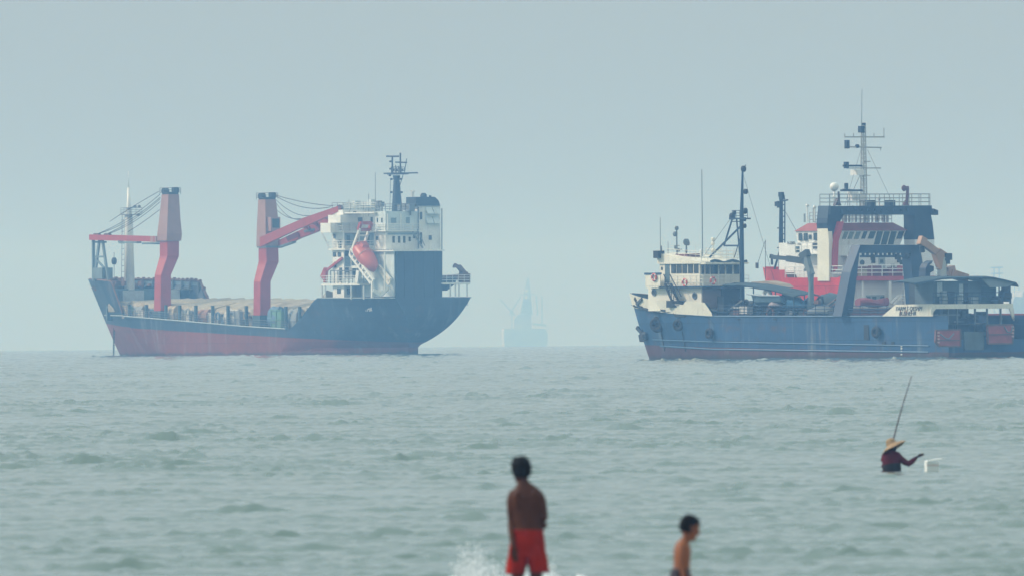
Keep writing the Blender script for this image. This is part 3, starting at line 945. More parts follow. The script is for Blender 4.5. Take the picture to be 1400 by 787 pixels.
for (a_, b_, c_, d_, x_) in ((488, 494, 368, 382, hA[1]), (500, 505, 392, 405, hA[1]), (512, 516, 394, 400, hA[1]), (474, 478, 322, 334, hB[1]), (486, 489, 324, 330, hB[1]), (502, 505, 322, 335, hB[1]), (483, 487, 289, 292, hB[1]), (574, 577, 318, 334, hC[1]), (586, 590, 322, 328, hC[1]), (574, 577, 290, 300, hE[1])):
    S1.awin(accom, a_, b_, c_, d_, x_, GLASS, 'window', 0.06)
for (a_, b_, c_, d_) in ((456, 459, 320, 326), (463, 467, 328, 339), (457, 460, 358, 366), (464, 468, 366, 385), (456, 459, 302, 306)):
    S1.pwin(accom, a_, b_, c_, d_, hB[2] if d_ < 341 else hA[2], GLASS)
for px, y0_, y1_, x_ in ((470, 318, 340, hB[1]+.6), (491, 318, 340, hB[1]+.6), (480, 342, 387, hA[1]+.8), (500, 342, 366, hA[1]+.8), (530, 292, 316, hD[1]+.3), (548, 292, 316, hD[1]+.3), (572, 283, 340, hC[1]+.2), (604, 285, 342, hC[1]+.3)):
    MB().tube([S1.Q(px, y0_, x_), S1.Q(px, y1_, x_)], 0.10, 5).build('pipe', STEEL if px in (604, 572) else WHITE, accom)
for px, py, w_, h_ in ((474, 291, .8, .5), (487, 289, .5, .7), (497, 292, .9, .4), (508, 288, .4, .8)):
    p = S1.Q(px, py, hB[1]-1.5); MB().cbox((p.x, p.y, hB[5]+h_), .5, w_, h_).build('roof_box', PALE, accom)
# ladder by the funnel
mb = MB()
for d in (0, 0.8):
    mb.bar(S1.Q(564, 317, hC[1]+1.3+d), S1.Q(578, 339, hC[1]+0.6+d), 0.12, 0.25)
    mb.bar(S1.Q(570, 313, hC[1]+1.3+d), S1.Q(581, 336, hC[1]+0.6+d), 0.08, 0.1)
mb.build('stair', STEEL, accom)
# small red rescue davit
mb = MB().bar(S1.P(444.5, 386, -8.3), S1.P(446, 366, -8.3), 0.5, 0.5).bar(S1.P(441, 380, -8.3), S1.P(446, 368, -8.3), 0.5, 0.8).bar(S1.P(446, 370, -8.3), S1.P(468, 353, -8.3), 0.3, 0.35)
mb.build('rescue_davit', REDP, accom)
mb = MB()
for px in range(452, 500, 5): mb.tube([S1.P(px, 387, -8.5), S1.P(px, 370, -8.5)], 0.09, 4)
mb.tube([S1.P(452, 370, -8.5), S1.P(500, 370, -8.5)], 0.08, 4)
mb.build('awning_frame', STEEL, accom)
# free-fall boat davit: truss slides and top frame
def truss(pts_a, pts_b, y):
    mb = MB()
    a0, a1 = S1.P(*pts_a[0], y), S1.P(*pts_a[1], y); b0, b1 = S1.P(*pts_b[0], y), S1.P(*pts_b[1], y)
    mb.bar(a0, a1, 0.3, 0.35); mb.bar(b0, b1, 0.3, 0.35)
    for i in range(8):
        t = i/7; mb.bar(a0.lerp(a1, t), b0.lerp(b1, t), 0.2, 0.25)
    return mb
dv = truss(((480, 340), (511, 383)), ((478, 348), (507, 387)), -9.2).build('boat_davit', WHITE, r1)
truss(((518, 363), (534, 382)), ((520, 371), (532, 389)), -7.2).build('davit_slide', CREAM, dv)
mb = MB()
mb.bar(S1.P(482, 340, -9.2), S1.P(492, 312, -9.2), 0.3, 0.4).bar(S1.P(498, 334, -7.4), S1.P(505, 312, -7.4), 0.3, 0.4)
mb.bar(S1.P(487, 322, -9.2), S1.P(501, 322, -7.4), 0.25, 0.3)
mb.bar(S1.P(509, 385, -9.2), S1.P(509, 407, -9.2), 0.3, 0.3).bar(S1.P(510, 396, -9.2), S1.P(520, 403, -8), 0.4, 0.6).bar(S1.P(520, 403, -8), S1.P(531, 393, -7.2), 0.4, 0.6)
mb.bar(S1.P(491, 370, -8.6), S1.P(489, 386, -8.6), 0.6, 0.8).bar(S1.P(482, 365, -8.8), S1.P(492, 365, -8.6), 0.4, 0.4)
mb.build('davit_arm', WHITE, dv)
mb = MB()
a, b, c_, d_ = S1.P(493, 305, -9.2), S1.P(508, 305, -7.4), S1.P(505, 314, -7.4), S1.P(490, 314, -9.2)
for p, q in ((a, b), (b, c_), (c_, d_), (d_, a)): mb.bar(p, q, 0.4, 0.5)
mb.build('davit_head', REDP, dv)
mb = MB().box(hA[1], hA[1]+5, -8.5, -4, S1.P(480, 388, -8.5).z+0.0, S1.P(480, 381, -8.5).z); mb.build('davit_base', PALE, dv)
# main mast
mx2 = S1.P(543, 289, 0).x
zf = lambda py: S1.P(543, py, 0).z
xf = lambda px, py: S1.P(px, py, 0)
mb = MB()
mb.tube([(mx2, 0, hD[5]-0.2), (mx2-0.1, 0, zf(246)), (mx2-0.1, 0, zf(240))], [0.85, 0.48, 0.6], 10)
mm_ = mb.build('main_mast', NAVY, r1)
mb = MB()
mb.box(xf(535, 238).x, xf(553, 238).x, -0.8, 0.8, zf(239), zf(236.5))
mb.bar(xf(525, 237.5), xf(571, 236.5), 0.18, 0.22)
for px, p1, p0 in ((536.5, 239, 214), (547.5, 239, 209), (553, 236, 217), (541, 237, 226), (544.5, 237, 227)):
    mb.tube([xf(px, p1), xf(px+(0 if px < 550 else 3), p0)], 0.14 if px in (536.5, 547.5) else 0.07, 5)
mb.bar(xf(528.5, 214), xf(545, 214), 0.2, 0.25); mb.bar(xf(541, 222), xf(556, 222.5), 0.2, 0.22)
for px, py in ((534, 221), (534, 231), (533, 240), (535, 245), (548, 245), (550, 233), (542, 233), (538, 232), (535, 263), (549, 263)):
    mb.ball(xf(px, py), 0.22, 6)
for p in (263, 245): mb.bar(xf(534, p), xf(550, p), 0.1, 0.1)
mb.tube([xf(552, 236), xf(546, 256)], 0.07, 4); mb.tube([xf(534, 244), xf(533, 288)], 0.04, 4)
mb.rail([xf(535, 236.5), xf(553, 236.5)], 0.9, 0.8, 0.05)
mb.build('yard', NAVY, mm_)
# antennas and aerials on the roof
for px, top, y, base in ((563.5, 261, 1.5, 289), (564.8, 262, 2, 289)):
    p = S1.P(px, top, y); MB().tube([(p.x, y, hD[5]-0.05), (p.x, y, p.z)], 0.13, 5).bar((p.x-0.5, y, p.z), (p.x+0.5, y, p.z), 0.1, 0.15).build('vent_pipe', WHITE, accom)
for px, top in ((513, 236), (504, 265), (497, 276), (477, 273)):
    p = S1.P(px, top, -3); MB().tube([(p.x, -3, ztop-1), (p.x, -3, p.z)], 0.05, 4).build('aerial', STEEL, accom)
mb = MB()
for px, py, rr in ((518, 278, 0.35), (515, 279, 0.3), (522, 279, 0.3), (555, 283, 0.5), (548, 284, 0.4), (561, 284, 0.5), (480, 283, 0.4), (486, 283, 0.3)):
    p = S1.P(px, py, -2.0); mb.cbox(p, rr, rr, rr*1.1); mb.tube([p, p-Vector((0, 0, 1.2))], 0.12, 5)
mb.build('roof_equipment', STEEL, accom)
MB().rail([(hB[1], -7, ztop+0.02), (hC[0], -6.3, ztop+0.02)], 1.0, 1.4, 0.05).box(hB[1]-0.5, hC[0]+0.5, -7, -4, ztop-0.6, ztop-0.4).build('roof_walkway', WHITE, accom)
# name on the quarter
WT = mat('white_lettering', (0.75, 0.75, 0.72), 0.6, 0.15, 3)
p = S1.P(487, 425.5, -HB)
# side of the hull there
def hull_y1(x, z):
    t = max(0, min(1, x/LS1)); k_ = 1.3*max(0, (t-0.5)/0.5); h = max(0, min(1, (z-k_)/(prof1(x)-k_)))
    return bwl1(t)+(bdk1(t)-bwl1(t))*h**0.85
text_mesh('YMA', 0.95, 'ship_name', WT, r1, (p.x-0.3, -hull_y1(p.x, p.z)-0.10, p.z), (1, 0.03, 0), 0.04, 0, 0.02)

# ---- lifeboat (a thing of its own, hanging in the davit)
bc = (S1.P(501, 352, -8.2))
bend = (S1.P(514, 369, -8.2)-S1.P(490, 337, -8.2)); 
ax = Vector((bend.x, 0, bend.z)).normalized()
lb = empty('lifeboat', (0, 0, 0), 0, 'orange enclosed lifeboat tilted nose down in the white davit', 'lifeboat')
lb.matrix_world = Matrix.Translation(S1.o) @ Matrix.Rotation(-S1.th, 4, 'Z') @ Matrix.Translation(bc) @ Matrix.Rotation(math.atan2(-ax.z, ax.x), 4, 'Y')
prof = [(-3.7, .35, .9), (-3.5, 1.1, 1.2), (-2.6, 1.4, 1.45), (-0.8, 1.5, 1.6), (1.0, 1.45, 1.55), (2.6, 1.05, 1.25), (3.5, .5, .8), (3.9, .08, .3)]
rings = []
for x, wy, wz in prof:
    x *= .80; wy *= .95; wz *= .88
    rings.append([(x, wy*math.cos(2*PI*j/16), wz*(math.sin(2*PI*j/16)*(1.0 if math.sin(2*PI*j/16) < 0 else 0.9))) for j in range(16)])
bh = MB().loft(rings).build('boat_hull', ORANGE, lb, True)
MB().loft([[(x, sy, z) for (x, sy, z) in ((-2.5, -0.7, 0.8), (-1.0, -0.7, 0.9), (-1.2, -0.55, 1.5), (-2.2, -0.55, 1.5))], [(x, sy, z) for (x, sy, z) in ((-2.5, 0.7, 0.8), (-1.0, 0.7, 0.9), (-1.2, 0.55, 1.5), (-2.2, 0.55, 1.5))]]).build('conning_dome', ORANGE, lb)
MB().torus((-0.2, 0, 0.05), 1.38, 0.06, 'x', 20, 5).torus((1.4, 0, 0.0), 1.08, 0.05, 'x', 20, 5).build('strap_band', mat('pale_pink_band', (0.6, 0.35, 0.3)), lb)

# ---- deck cargo: things of their own
cs = [mat('cargo_tan', (0.40, 0.33, 0.24), 0.8, 0.4, 1.5), mat('cargo_green', (0.13, 0.27, 0.20), 0.7, 0.3, 1.0, rust=0.3), mat('cargo_blue', (0.10, 0.18, 0.27), 0.7, 0.3, 1.0, rust=0.3),
      mat('cargo_white', (0.55, 0.53, 0.48), 0.7, 0.2, 1.0, rust=0.4, streak=0.4), mat('cargo_rust', (0.28, 0.15, 0.10), 0.8, 0.3, 1.0), mat('cargo_grey', (0.25, 0.27, 0.27), 0.7, 0.3, 1.0, rust=0.3)]
ROOT1 = Matrix.Translation(S1.o) @ Matrix.Rotation(-S1.th, 4, 'Z')
def on_ship(S, o, v, rz=0):
    o.location = S.o + (S.a*v[0] + S.b*v[1]) + Vector((0, 0, v[2])); o.rotation_euler = (0, 0, -S.th+rz)
def in_obj(name, mb, m_, S, v, label, cat, group=None, rz=0):
    o = mb.build(name, m_); on_ship(S, o, v, rz); return tag(o, label, cat, group)
kinds = ['tan', 'green', 'dark blue', 'off-white', 'rusty brown', 'grey']
spotn = ['just aft of the bow flare', 'between the bow and the fore crane', 'next to the foot of the fore crane', 'just aft of the fore crane', 'midway between the two cranes', 'ahead of the aft crane', 'next to the foot of the aft crane', 'aft of the aft crane', 'near the raised poop']
NTH = ['first', 'second', 'third', 'fourth', 'fifth', 'sixth', 'seventh', 'eighth', 'ninth', 'tenth']
CSPOT = [f'{NTH[i]} by the rail aft of the bow' for i in range(4)] + [f'{NTH[i]} by the rail aft of the fore crane' for i in range(10)] + [f'{NTH[i]} by the rail aft of the aft crane' for i in range(6)]
pos = [(178, 0), (184, 1), (189, 5), (195, 3), (213, 2), (237, 0), (257, 3), (262, 5), (280, 4), (297, 3), (303, 2), (319, 3), (326, 5), (341, 0), (377, 2), (383, 1), (398, 3), (403, 5), (421, 0), (427, 3)]
for i, (px, k) in enumerate(pos):
    p = S1.P(px, 430, -7.4)
    zb = prof1(max(p.x, 24))-0.35; h = (S1.P(px, 416+random.uniform(0, 5), -7.4).z - zb)
    w = random.uniform(1.1, 1.7); h *= random.uniform(0.55, 1.0)
    mb = MB()
    if i % 3 == 0:      # framed crate
        mb.box(-w, w, -0.9, 0.9, 0.02, h*0.9)
        for sx in (-w, 0, w): mb.box(sx-0.08, sx+0.08, -1.0, -0.9, 0, h)
        for zz_ in (0.1, h*0.5, h*0.95): mb.box(-w-0.05, w+0.05, -0.99, -0.91, zz_-0.07, zz_+0.07)
    elif i % 3 == 1:    # drums and coils
        mb.cyl((-w*0.5, 0, 0), w*0.48, w*0.48, h*0.75, 14); mb.cyl((w*0.55, 0, 0), w*0.45, w*0.45, h*0.55, 14)
        mb.torus((0, -0.9, h*0.75), 0.5, 0.16, 'y'); mb.box(-w, w, -0.3, 0.3, h*0.72, h*0.85)
    else:               # covered bundle
        rr = [[(x, 1.0*math.cos(a)*(1+0.1*math.sin(5*x+a)), max(0.0, h*0.5+h*0.55*math.sin(a)*(1+0.12*math.sin(3*x+2*a)))) for a in [2*PI*j/10 for j in range(10)]] for x in (-w, -w*.5, 0, w*.5, w)]
        mb.loft(rr)
    kind = ['framed crate', 'drums', 'lashed bundle'][i % 3]
    in_obj(['cargo_crate', 'cargo_drums', 'cargo_bundle'][i % 3], mb, cs[k], S1, (p.x, -7.2, zb), f'{kinds[k]} {kind}, {CSPOT[i]}', 'deck cargo', 'cargo lashed along the port deck edge')
# covered hatches: uneven tan tarpaulin over the stow
for (xA, xB, q0, q1, nm) in ((15.5, 45.5, 408.5, 408.5, 'between the bow and the fore crane'), (46.3, 60, 409, 410.5, 'midway between the two cranes'), (60.8, 77.5, 411, 413.5, 'between the aft crane and the deckhouse')):
    nx = int((xB-xA)/0.8); mb = MB(); rows_ = []
    zt0 = S1.P(122+4.81*xA+40, q0, 5.6).z; zt1 = S1.P(122+4.81*xB+40, q1, 5.6).z
    for i in range(nx+1):
        t = i/nx; x = xA+(xB-xA)*t; zt = zt0+(zt1-zt0)*t
        n_ = lambda k: 0.16*math.sin(x*1.7+k)+0.12*math.sin(x*3.1+2*k)+random.uniform(-.10, .10)
        zl = prof1(max(x, 24))+0.7
        rows_.append([(x, -6.3, zl), (x, -6.4, zl+0.9+n_(1)), (x, -6.0, zl+1.5+n_(2)), (x, -2, zt-0.45+n_(3)), (x, 2.5, zt-0.1+n_(4)), (x, 6.0, zt+n_(5)), (x, 6.6, zl)])
    mb.loft(rows_)
    o = mb.build('covered_hatch_cargo', TARP); on_ship(S1, o, (0, 0, 0)); tag(o, 'long tan tarpaulin-covered stow ' + nm, 'covered cargo', 'tarpaulin-covered stows on the hatches')
# ------------------------------------------------------------------ blue stern trawler (right, in front)
S2 = Ship('fishing_trawler', 50.0, 1860.0, 863.0, 'blue hulled stern trawler with cream bow bulwark, blue gantry and white wheelhouse', 'fishing trawler')
r2 = S2.root
T_CREAM = mat('trawler_cream_paint', (0.80, 0.76, 0.64), 0.5, 0.10, 0.6, rust=0.10, streak=0.45)
T_BLUE = mat('trawler_blue_paint', (0.014, 0.045, 0.095), 0.5, 0.2, 0.7, rust=0.3, streak=0.3)
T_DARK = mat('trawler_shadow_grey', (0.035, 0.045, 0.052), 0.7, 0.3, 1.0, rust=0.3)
T_BROWN = mat('pinkish_brown_bulkhead', (0.30, 0.21, 0.19), 0.7, 0.15, 0.8, streak=0.3)
T_RED = mat('red_oxide_paint', (0.36, 0.065, 0.045), 0.6, 0.25, 1.0, rust=0.35, streak=0.4)
RUBBER = mat('black_rubber', (0.02, 0.02, 0.022), 0.8, 0.2)
AWN = mat('blue_grey_awning', (0.035, 0.065, 0.085), 0.8, 0.2, 1.0)
LIFERED = mat('life_ring_red', (0.60, 0.09, 0.05), 0.5, 0.1)
BLACKP = mat('black_paint', (0.015, 0.018, 0.022), 0.5, 0.2)

HB2 = 5.6
L2 = 56.5
zz2 = lambda px, py, y=-HB2: S2.P(px, py, y).z
ztip = S2.P(864, 400, 0).z
prof2 = interp([(0, ztip), (2.5, ztip-0.25), (9.0, ztip-0.9), (12.5, zz2(905, 409)), (12.7, zz2(909, 415.5)), (14.8, zz2(928, 416.5)), (15.2, zz2(932, 411)), (18.5, zz2(960, 413.5)), (19.9, zz2(970, 430.5)), (56.5, zz2(1275, 431.5, -5.5))])
bdk2 = interp([(0, 0.12), (0.03, 1.15), (0.08, 2.5), (0.14, 3.8), (0.21, 4.9), (0.30, 5.5), (0.38, 5.6), (0.9, 5.6), (1.0, 5.45)])
bwl2 = interp([(0, 0.10), (0.06, 1.0), (0.14, 2.6), (0.24, 4.3), (0.36, 5.4), (0.45, 5.5), (0.9, 5.4), (1.0, 5.2)])
mb, edge2 = hull_mesh(L2, 3.1, 56.3, bdk2, bwl2, prof2, nst=150, nlev=18, flare=0.9, xpow=0.9)
# paint lines: red boot, blue, cream bow
sA = S2.P(886, 471, 0).z; sB = S2.P(1270, 481, -5.5)
slope2 = (sB.z - sA)/(sB.x-3)
hm2 = band_mat('trawler_hull_paint', [(-9, (0.11, 0.045, 0.050)), (0.0, (0.020, 0.075, 0.170))], (sA-slope2*3, slope2), rust=0.7, streak=0.9)
# keep the transom open above the low stern sill: drop its faces above the sill and rebuild
sill = S2.Q(1330, 462, L2-0.2).z
hull2 = mb.build('hull', hm2, r2)
me = hull2.data
import bmesh
bm = bmesh.new(); bm.from_mesh(me)
dele = [f for f in bm.faces if all(v.co.x > L2-1.2 for v in f.verts) and f.calc_center_median().z > sill-0.15 and f.calc_area() > 1.0 and abs(f.normal.x) > 0.8]
bmesh.ops.delete(bm, geom=dele, context='FACES'); bm.to_mesh(me); bm.free()
def hy2(x, z):
    t = max(0, min(1, x/L2)); h = max(0, min(1, z/prof2(x)))
    return bwl2(t)+(bdk2(t)-bwl2(t))*h**0.9
# cream bow plating: a skin just proud of the shell between a lower line and the bulwark top
def shell_pt(t, z, off):
    xd = L2*t; h = max(0, z/prof2(xd)); xw = 3.1+(56.3-3.1)*t
    return (xw+(xd-xw)*h**0.9, -(bwl2(t)+(bdk2(t)-bwl2(t))*h**0.9)-off, z)
low2 = interp([(0, S2.P(867, 420, 0).z), (4, S2.P(880, 422.5, -2.2).z), (12, zz2(915, 428.5)), (20.0, zz2(970, 432))])
for sg in (1, -1):
    mb = MB(); g_ = []
    for i in range(0, 53):
        t = 0.001+i/150; xd = L2*t; z0 = low2(xd); z1_ = prof2(xd)+0.02
        g_.append([shell_pt(t, z0+(z1_-z0)*k/5, 0.15) for k in range(6)])
    g_ = [[(x, sg*y, z) for x, y, z in c] for c in g_]
    mb.add([p for c in g_ for p in c], [(i*6+j, (i+1)*6+j, (i+1)*6+j+1, i*6+j+1) for i in range(len(g_)-1) for j in range(5)])
    bp_ = mb.build('bow_plating', T_CREAM, hull2)
    if sg == 1: bow_pl = bp_
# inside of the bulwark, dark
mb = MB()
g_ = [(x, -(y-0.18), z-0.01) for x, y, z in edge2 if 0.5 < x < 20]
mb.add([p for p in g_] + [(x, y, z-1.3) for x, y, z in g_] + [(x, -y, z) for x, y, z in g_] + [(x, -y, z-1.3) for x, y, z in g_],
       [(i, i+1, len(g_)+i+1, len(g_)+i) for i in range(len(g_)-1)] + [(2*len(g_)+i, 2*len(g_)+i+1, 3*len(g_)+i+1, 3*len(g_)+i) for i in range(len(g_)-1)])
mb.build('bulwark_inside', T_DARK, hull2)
# deck
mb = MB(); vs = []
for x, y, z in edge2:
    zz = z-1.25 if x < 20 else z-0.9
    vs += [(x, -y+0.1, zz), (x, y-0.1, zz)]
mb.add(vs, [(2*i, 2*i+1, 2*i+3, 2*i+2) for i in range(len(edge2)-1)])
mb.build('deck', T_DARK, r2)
# freeing ports and rubbing strakes
def on_shell2(px, py, off=0.1):
    """point of the port shell seen at a pixel"""
    lo, hi = -6.2, 0.0
    for _ in range(40):
        mid = (lo+hi)/2; p = S2.P(px, py, mid)
        # shell half-breadth at this x, z (invert the raked bow)
        t = p.x/L2
        for __ in range(6):
            xd = L2*t; h = max(0, min(1, p.z/prof2(xd))); xw = 3.1+53.2*t
            xx = xw+(xd-xw)*h**0.9; t = max(0, min(1, t-(xx-p.x)/L2))
        yb = -(bwl2(t)+(bdk2(t)-bwl2(t))*h**0.9)
        if mid < yb: lo = mid      # outside the shell
        else: hi = mid
    p = S2.P(px, py, lo)
    return Vector((p.x, p.y-off, p.z))
def strake(pts, r, name, m_):
    q = []
    for (a, b) in zip(pts[:-1], pts[1:]):
        for i in range(12): q.append(on_shell2(a[0]+(b[0]-a[0])*i/12, a[1]+(b[1]-a[1])*i/12, 0.04))
    q.append(on_shell2(*pts[-1], 0.04))
    MB().tube(q, r, 6).build(name, m_, hull2)
for (p0, p1, q0, q1) in ((869, 880, 417.5, 420.3), (888, 911, 421.4, 424.6)):
    c4 = [on_shell2(px, py, 0.24) for px, py in ((p0, q0), (p1, q0+(q1-q0)*0.45), (p1, q1+0.9), (p0, q1-0.5))]
    MB().add([tuple(v) for v in c4] + [(v.x, v.y+0.3, v.z) for v in c4], [(0,1,2,3), (0,1,5,4), (1,2,6,5), (2,3,7,6), (3,0,4,7)]).build('freeing_port', BLACKP, hull2)
PB = mat('pale_blue_strake', (0.05, 0.13, 0.22), 0.5, 0.25, 1.0, rust=0.4)
strake([(893, 464), (975, 467), (1270, 472.5)], 0.07, 'rubbing_strake', PB)
strake([(903, 472.5), (975, 477), (1270, 481)], 0.08, 'rubbing_strake', PB)
strake([(868, 420.5), (900, 426.5), (970, 432), (1272, 432)], 0.09, 'rubbing_strake', PB)
# scuppers and side openings
for (px, py, w, h) in ((1185, 454, 3.2, 12.5), (1209, 468.5, 2.3, 3), (1221, 468.5, 1.8, 3), (1010, 436, 2, 1.2), (1060, 436, 2, 1.2)):
    p = on_shell2(px, py, 0); MB().cbox((p.x, p.y-0.02, p.z), w/8.36, 0.06, h/2/13*1.6 if h > 5 else h/2/13*1.3).build('side_opening', BLACKP, hull2)
mb = MB()
for py in (473, 476, 480, 484): p = on_shell2(1233, py, 0.05); mb.cbox(p, 0.12, 0.02, 0.07)
mb.build('draught_marks', mat('white_lettering', (0.7, 0.7, 0.68)), hull2)
# anchor at the stem
f2 = lambda px, py, y=-0.9: S2.P(px, py, y)
mb = MB().bar(f2(871, 447), f2(882, 460), 0.28, 0.35).bar(f2(876, 462.5), f2(884, 459), 0.5, 0.7).bar(f2(875, 457), f2(877.5, 463), 0.3, 0.3)
mb.ball(f2(882.5, 458), 0.45, 8)
mb.build('anchor', DKSTEEL, r2)
mb = MB()
for a, b in (((870, 407), (872, 411)), ((873, 415), (880, 408)), ((872, 413.5), (875, 417))):
    pa = on_shell2(*a, 0.25); pb = on_shell2(*b, 0.25); mb.bar(pa, pb, 0.1, 0.3)
mb.build('mooring_fairlead', DKSTEEL, hull2)

# tyre fenders hanging on the hull: things of their own
for i, (px, py, rx, lab) in enumerate(((901, 443, 0.82, 'large black tyre fender nearest the bow'), (930, 444, 0.62, 'black tyre fender second from the bow'), (972.5, 455.5, 0.58, 'black tyre fender low on the hull below the brown bulkhead'), (1200.5, 453.5, 0.62, 'black tyre fender below the stern lettering'))):
    p = on_shell2(px, py, 0.28)
    n_ = 18
    mb = MB().torus((0, 0, 0), rx*0.68, rx*0.36, 'y', 20, 8)
    mb.ball((0, 0.05, 0), rx*0.36, 8, (1, 0.4, 1))
    o = mb.build('tyre_fender', RUBBER, None, True); on_ship(S2, o, p, 0.35 if px < 940 else 0.05)
    tag(o, lab + ' on the trawler side', 'fender', 'tyre fenders hung on the trawler side')
    if px < 940:
        MB().tube([on_shell2(px+1, py-10, 0.1), on_shell2(px+1, py-3, 0.3)], 0.05, 4).build('fender_rope', ROPE, r2)
        mb = MB().tube([on_shell2(px+3, py+8, 0.06), on_shell2(px+8, py+36, 0.06)], 0.045, 4); mb.build('fender_rope', ROPE, r2)

# ---- forward deckhouse and wheelhouse
hL = S2.house(886, 959, 1013, 391, 424, -4.2)
low = MB().box(*hL).build('deckhouse', T_CREAM, r2)
hW = S2.house(902, 956.5, 1013, 360.5, 391, -4.0)
whx0, whx1, why0, why1, whz0, whz1 = hW
mb = MB().box(*hW)
wh = mb.build('wheelhouse', T_CREAM, r2)
# sloping roof fascia: tall forward, low aft
fa = S2.P(902, 346, -4.0); fb = S2.P(957, 358, -4.0)
MB().prism_y([(fa.x-0.25, whz1+0.003), (fb.x+0.2, whz1+0.003), (fb.x+0.2, fb.z), (fa.x-0.25, fa.z)], -4.15, why1+0.1).build('roof', T_CREAM, wh)
p0 = S2.P(896, 343, -4.3); p1 = S2.P(902.5, 353, -4.3)
MB().box(p0.x, p1.x, -4.6, -3.7, p1.z, p0.z).build('side_light_box', BLACKP, wh)
for a, b in ((918, 924.5), (925.5, 932), (933.2, 939.5), (941, 947.5), (949, 955)):
    S2.pwin(wh, a, b, 361.5, 373.5, why0, mat('grey_window_glass', (0.055, 0.065, 0.07), 0.3, 0.4, 2.0, spec=0.25))
S2.pwin(wh, 909.5, 915.5, 360.8, 386, why0, mat('grey_blue_door', (0.10, 0.15, 0.17), 0.5), 'door')
S2.pwin(wh, 904, 906, 365, 369, why0, T_DARK)
for a, b in ((959, 962.5), (964.5, 970), (971.5, 981), (983.5, 990.5), (993, 1000.5), (1003.5, 1010.5)):
    S2.awin(wh, a, b, 362.5, 374.5, whx1, mat('grey_window_glass', (0.1, 0.1, 0.1)) if a > 990 else GLASS)
mb = MB()
zc = S2.Q(985, 361, whx1).z; mb.box(whx1, whx1+1.1, why0-0.1, why1+0.1, zc-0.02, zc+0.16)
mb.build('eave', T_CREAM, wh)
MB().tube([(whx1+0.9, why0+0.8+k*(why1-why0-0.8)/10, zc+0.25+0.12*math.sin(k*1.3)) for k in range(11)], 0.16, 6).build('rolled_awning', AWN, wh)
# roof rails and aerials
zr = S2.P(957, 358, -4).z+0.05
mb = MB()
for (y, x0, x1) in ((-3.8, fa.x+1, fb.x), (why1-0.2, fa.x+1, fb.x)):
    mb.rail([(x0, y, zr+0.35), (x1, y, zr)], 1.0, 0.9, 0.03)
mb.rail([(fb.x, -3.8, zr), (fb.x, why1-0.2, zr)], 1.05, 0.9, 0.03)
mb.build('roof_railing', T_CREAM, wh)
g2 = lambda px, py, y=-1.5: S2.P(px, py, y)
def pole(px, top, bot, y=-1.5, r=0.06, name='aerial', m_=STEEL, lamps=(), bars=(), parent=None):
    a = g2(px, bot, y); b = g2(px, top, y)
    mb = MB().tube([a, (a.x, a.y, b.z)], [r*1.2, r*0.8], 6)
    for py, rr, dx in lamps:
        q = g2(px, py, y); mb.ball((a.x+dx, y, q.z), rr, 8, (1, 1, 1.2))
    for py, w in bars:
        q = g2(px, py, y); mb.bar((a.x-w, y, q.z), (a.x+w, y, q.z), 0.07, 0.07)
    return mb.build(name, m_, parent or wh)
pole(925.5, 311, 352, -2.5, 0.08, 'signal_mast', STEEL, ((312, .22, 0), (320, .26, -.25), (338, .18, -.2), (342, .2, .2)), ((341, .8), (336, .4)))
pole(938.5, 330, 354, -1.5, 0.09, 'searchlight_post', STEEL, ((331, .34, 0), (333, .22, .25), (343, .14, 0)))
pole(903, 297, 346, -3.0, 0.035, 'aerial'); pole(913.5, 330, 348, -3, 0.03); pole(904, 336, 346, -3, 0.1)
pole(960.5, 232, 350, -1.0, 0.05, 'whip_aerial', STEEL); pole(958.5, 342, 356, -1, 0.14, 'aerial_base', WHITE, ((343, .15, 0),))
pole(975, 325, 356, 0.0, 0.06, 'satellite_dome_post', T_CREAM, ((327, .22, 0), (333, .2, 0), (342, .18, 0)))
for px, t_ in ((951, 333), (966, 338), (983, 336), (986, 330), (993, 336), (1004, 340), (1008, 337)): pole(px, t_, 357, 1.0, 0.03, 'aerial', T_CREAM)
MB().cbox(g2(937, 352, -2.2), 1.0, 0.6, 0.35).cbox(g2(950, 353, -1.2), 0.5, 0.4, 0.5).build('roof_locker', mat('dull_maroon', (0.16, 0.06, 0.07)), wh)

# bridge wing balcony, ladder, portholes
a = S2.P(883, 391, -4.9); b = S2.P(903, 391, -4.9)
bal = MB().box(a.x, hL[0]+2.5, -4.9, 1.5, a.z-0.2, a.z).build('balcony', T_CREAM, low)
c = S2.P(883, 374, -4.9)
MB().box(a.x-0.06, a.x+0.02, -4.9, 1.5, a.z, c.z-0.1).box(a.x, b.x, -4.94, -4.86, a.z, c.z-0.12).build('bulwark_screen', T_CREAM, low)
MB().box(a.x-0.12, b.x+0.1, -5.0, -4.8, c.z-0.12, c.z+0.08).box(a.x-0.15, a.x+0.1, -5.0, 1.5, c.z-0.12, c.z+0.08).build('rail_cap', T_BLUE, low)
z9 = S2.P(955, 391, -4.6).z
MB().box(hL[0]+2.3, hL[1]+0.9, -4.75, 3.5, z9-0.16, z9+0.0).build('wing_deck', T_BLUE, low)
e = S2.P(918, 391, -4.7)
MB().rail([(e.x, -4.7, z9), (hL[1]+0.8, -4.7, z9)], 1.1, 1.0, 0.04).rail([(hL[1]+0.85, -4.7, z9), (hL[1]+0.85, 1.6, z9)], 1.1, 1.0, 0.04).build('railing', T_CREAM, low)
for px, py in ((894.5, 399.5), (950, 404)):
    p = S2.P(px, py, hL[2]); mb = MB().cyl((p.x, hL[2]-0.06, p.z), 0.28, 0.28, 0.1, 14, 'y'); pp = mb.build('porthole', GLASS, low)
    MB().torus((p.x, hL[2]-0.05, p.z), 0.32, 0.06, 'y', 16, 5).build('porthole_rim', STEEL, low)
mb = MB()
la, lb_ = S2.P(909, 388, -4.9), S2.P(921, 417, -5.2)
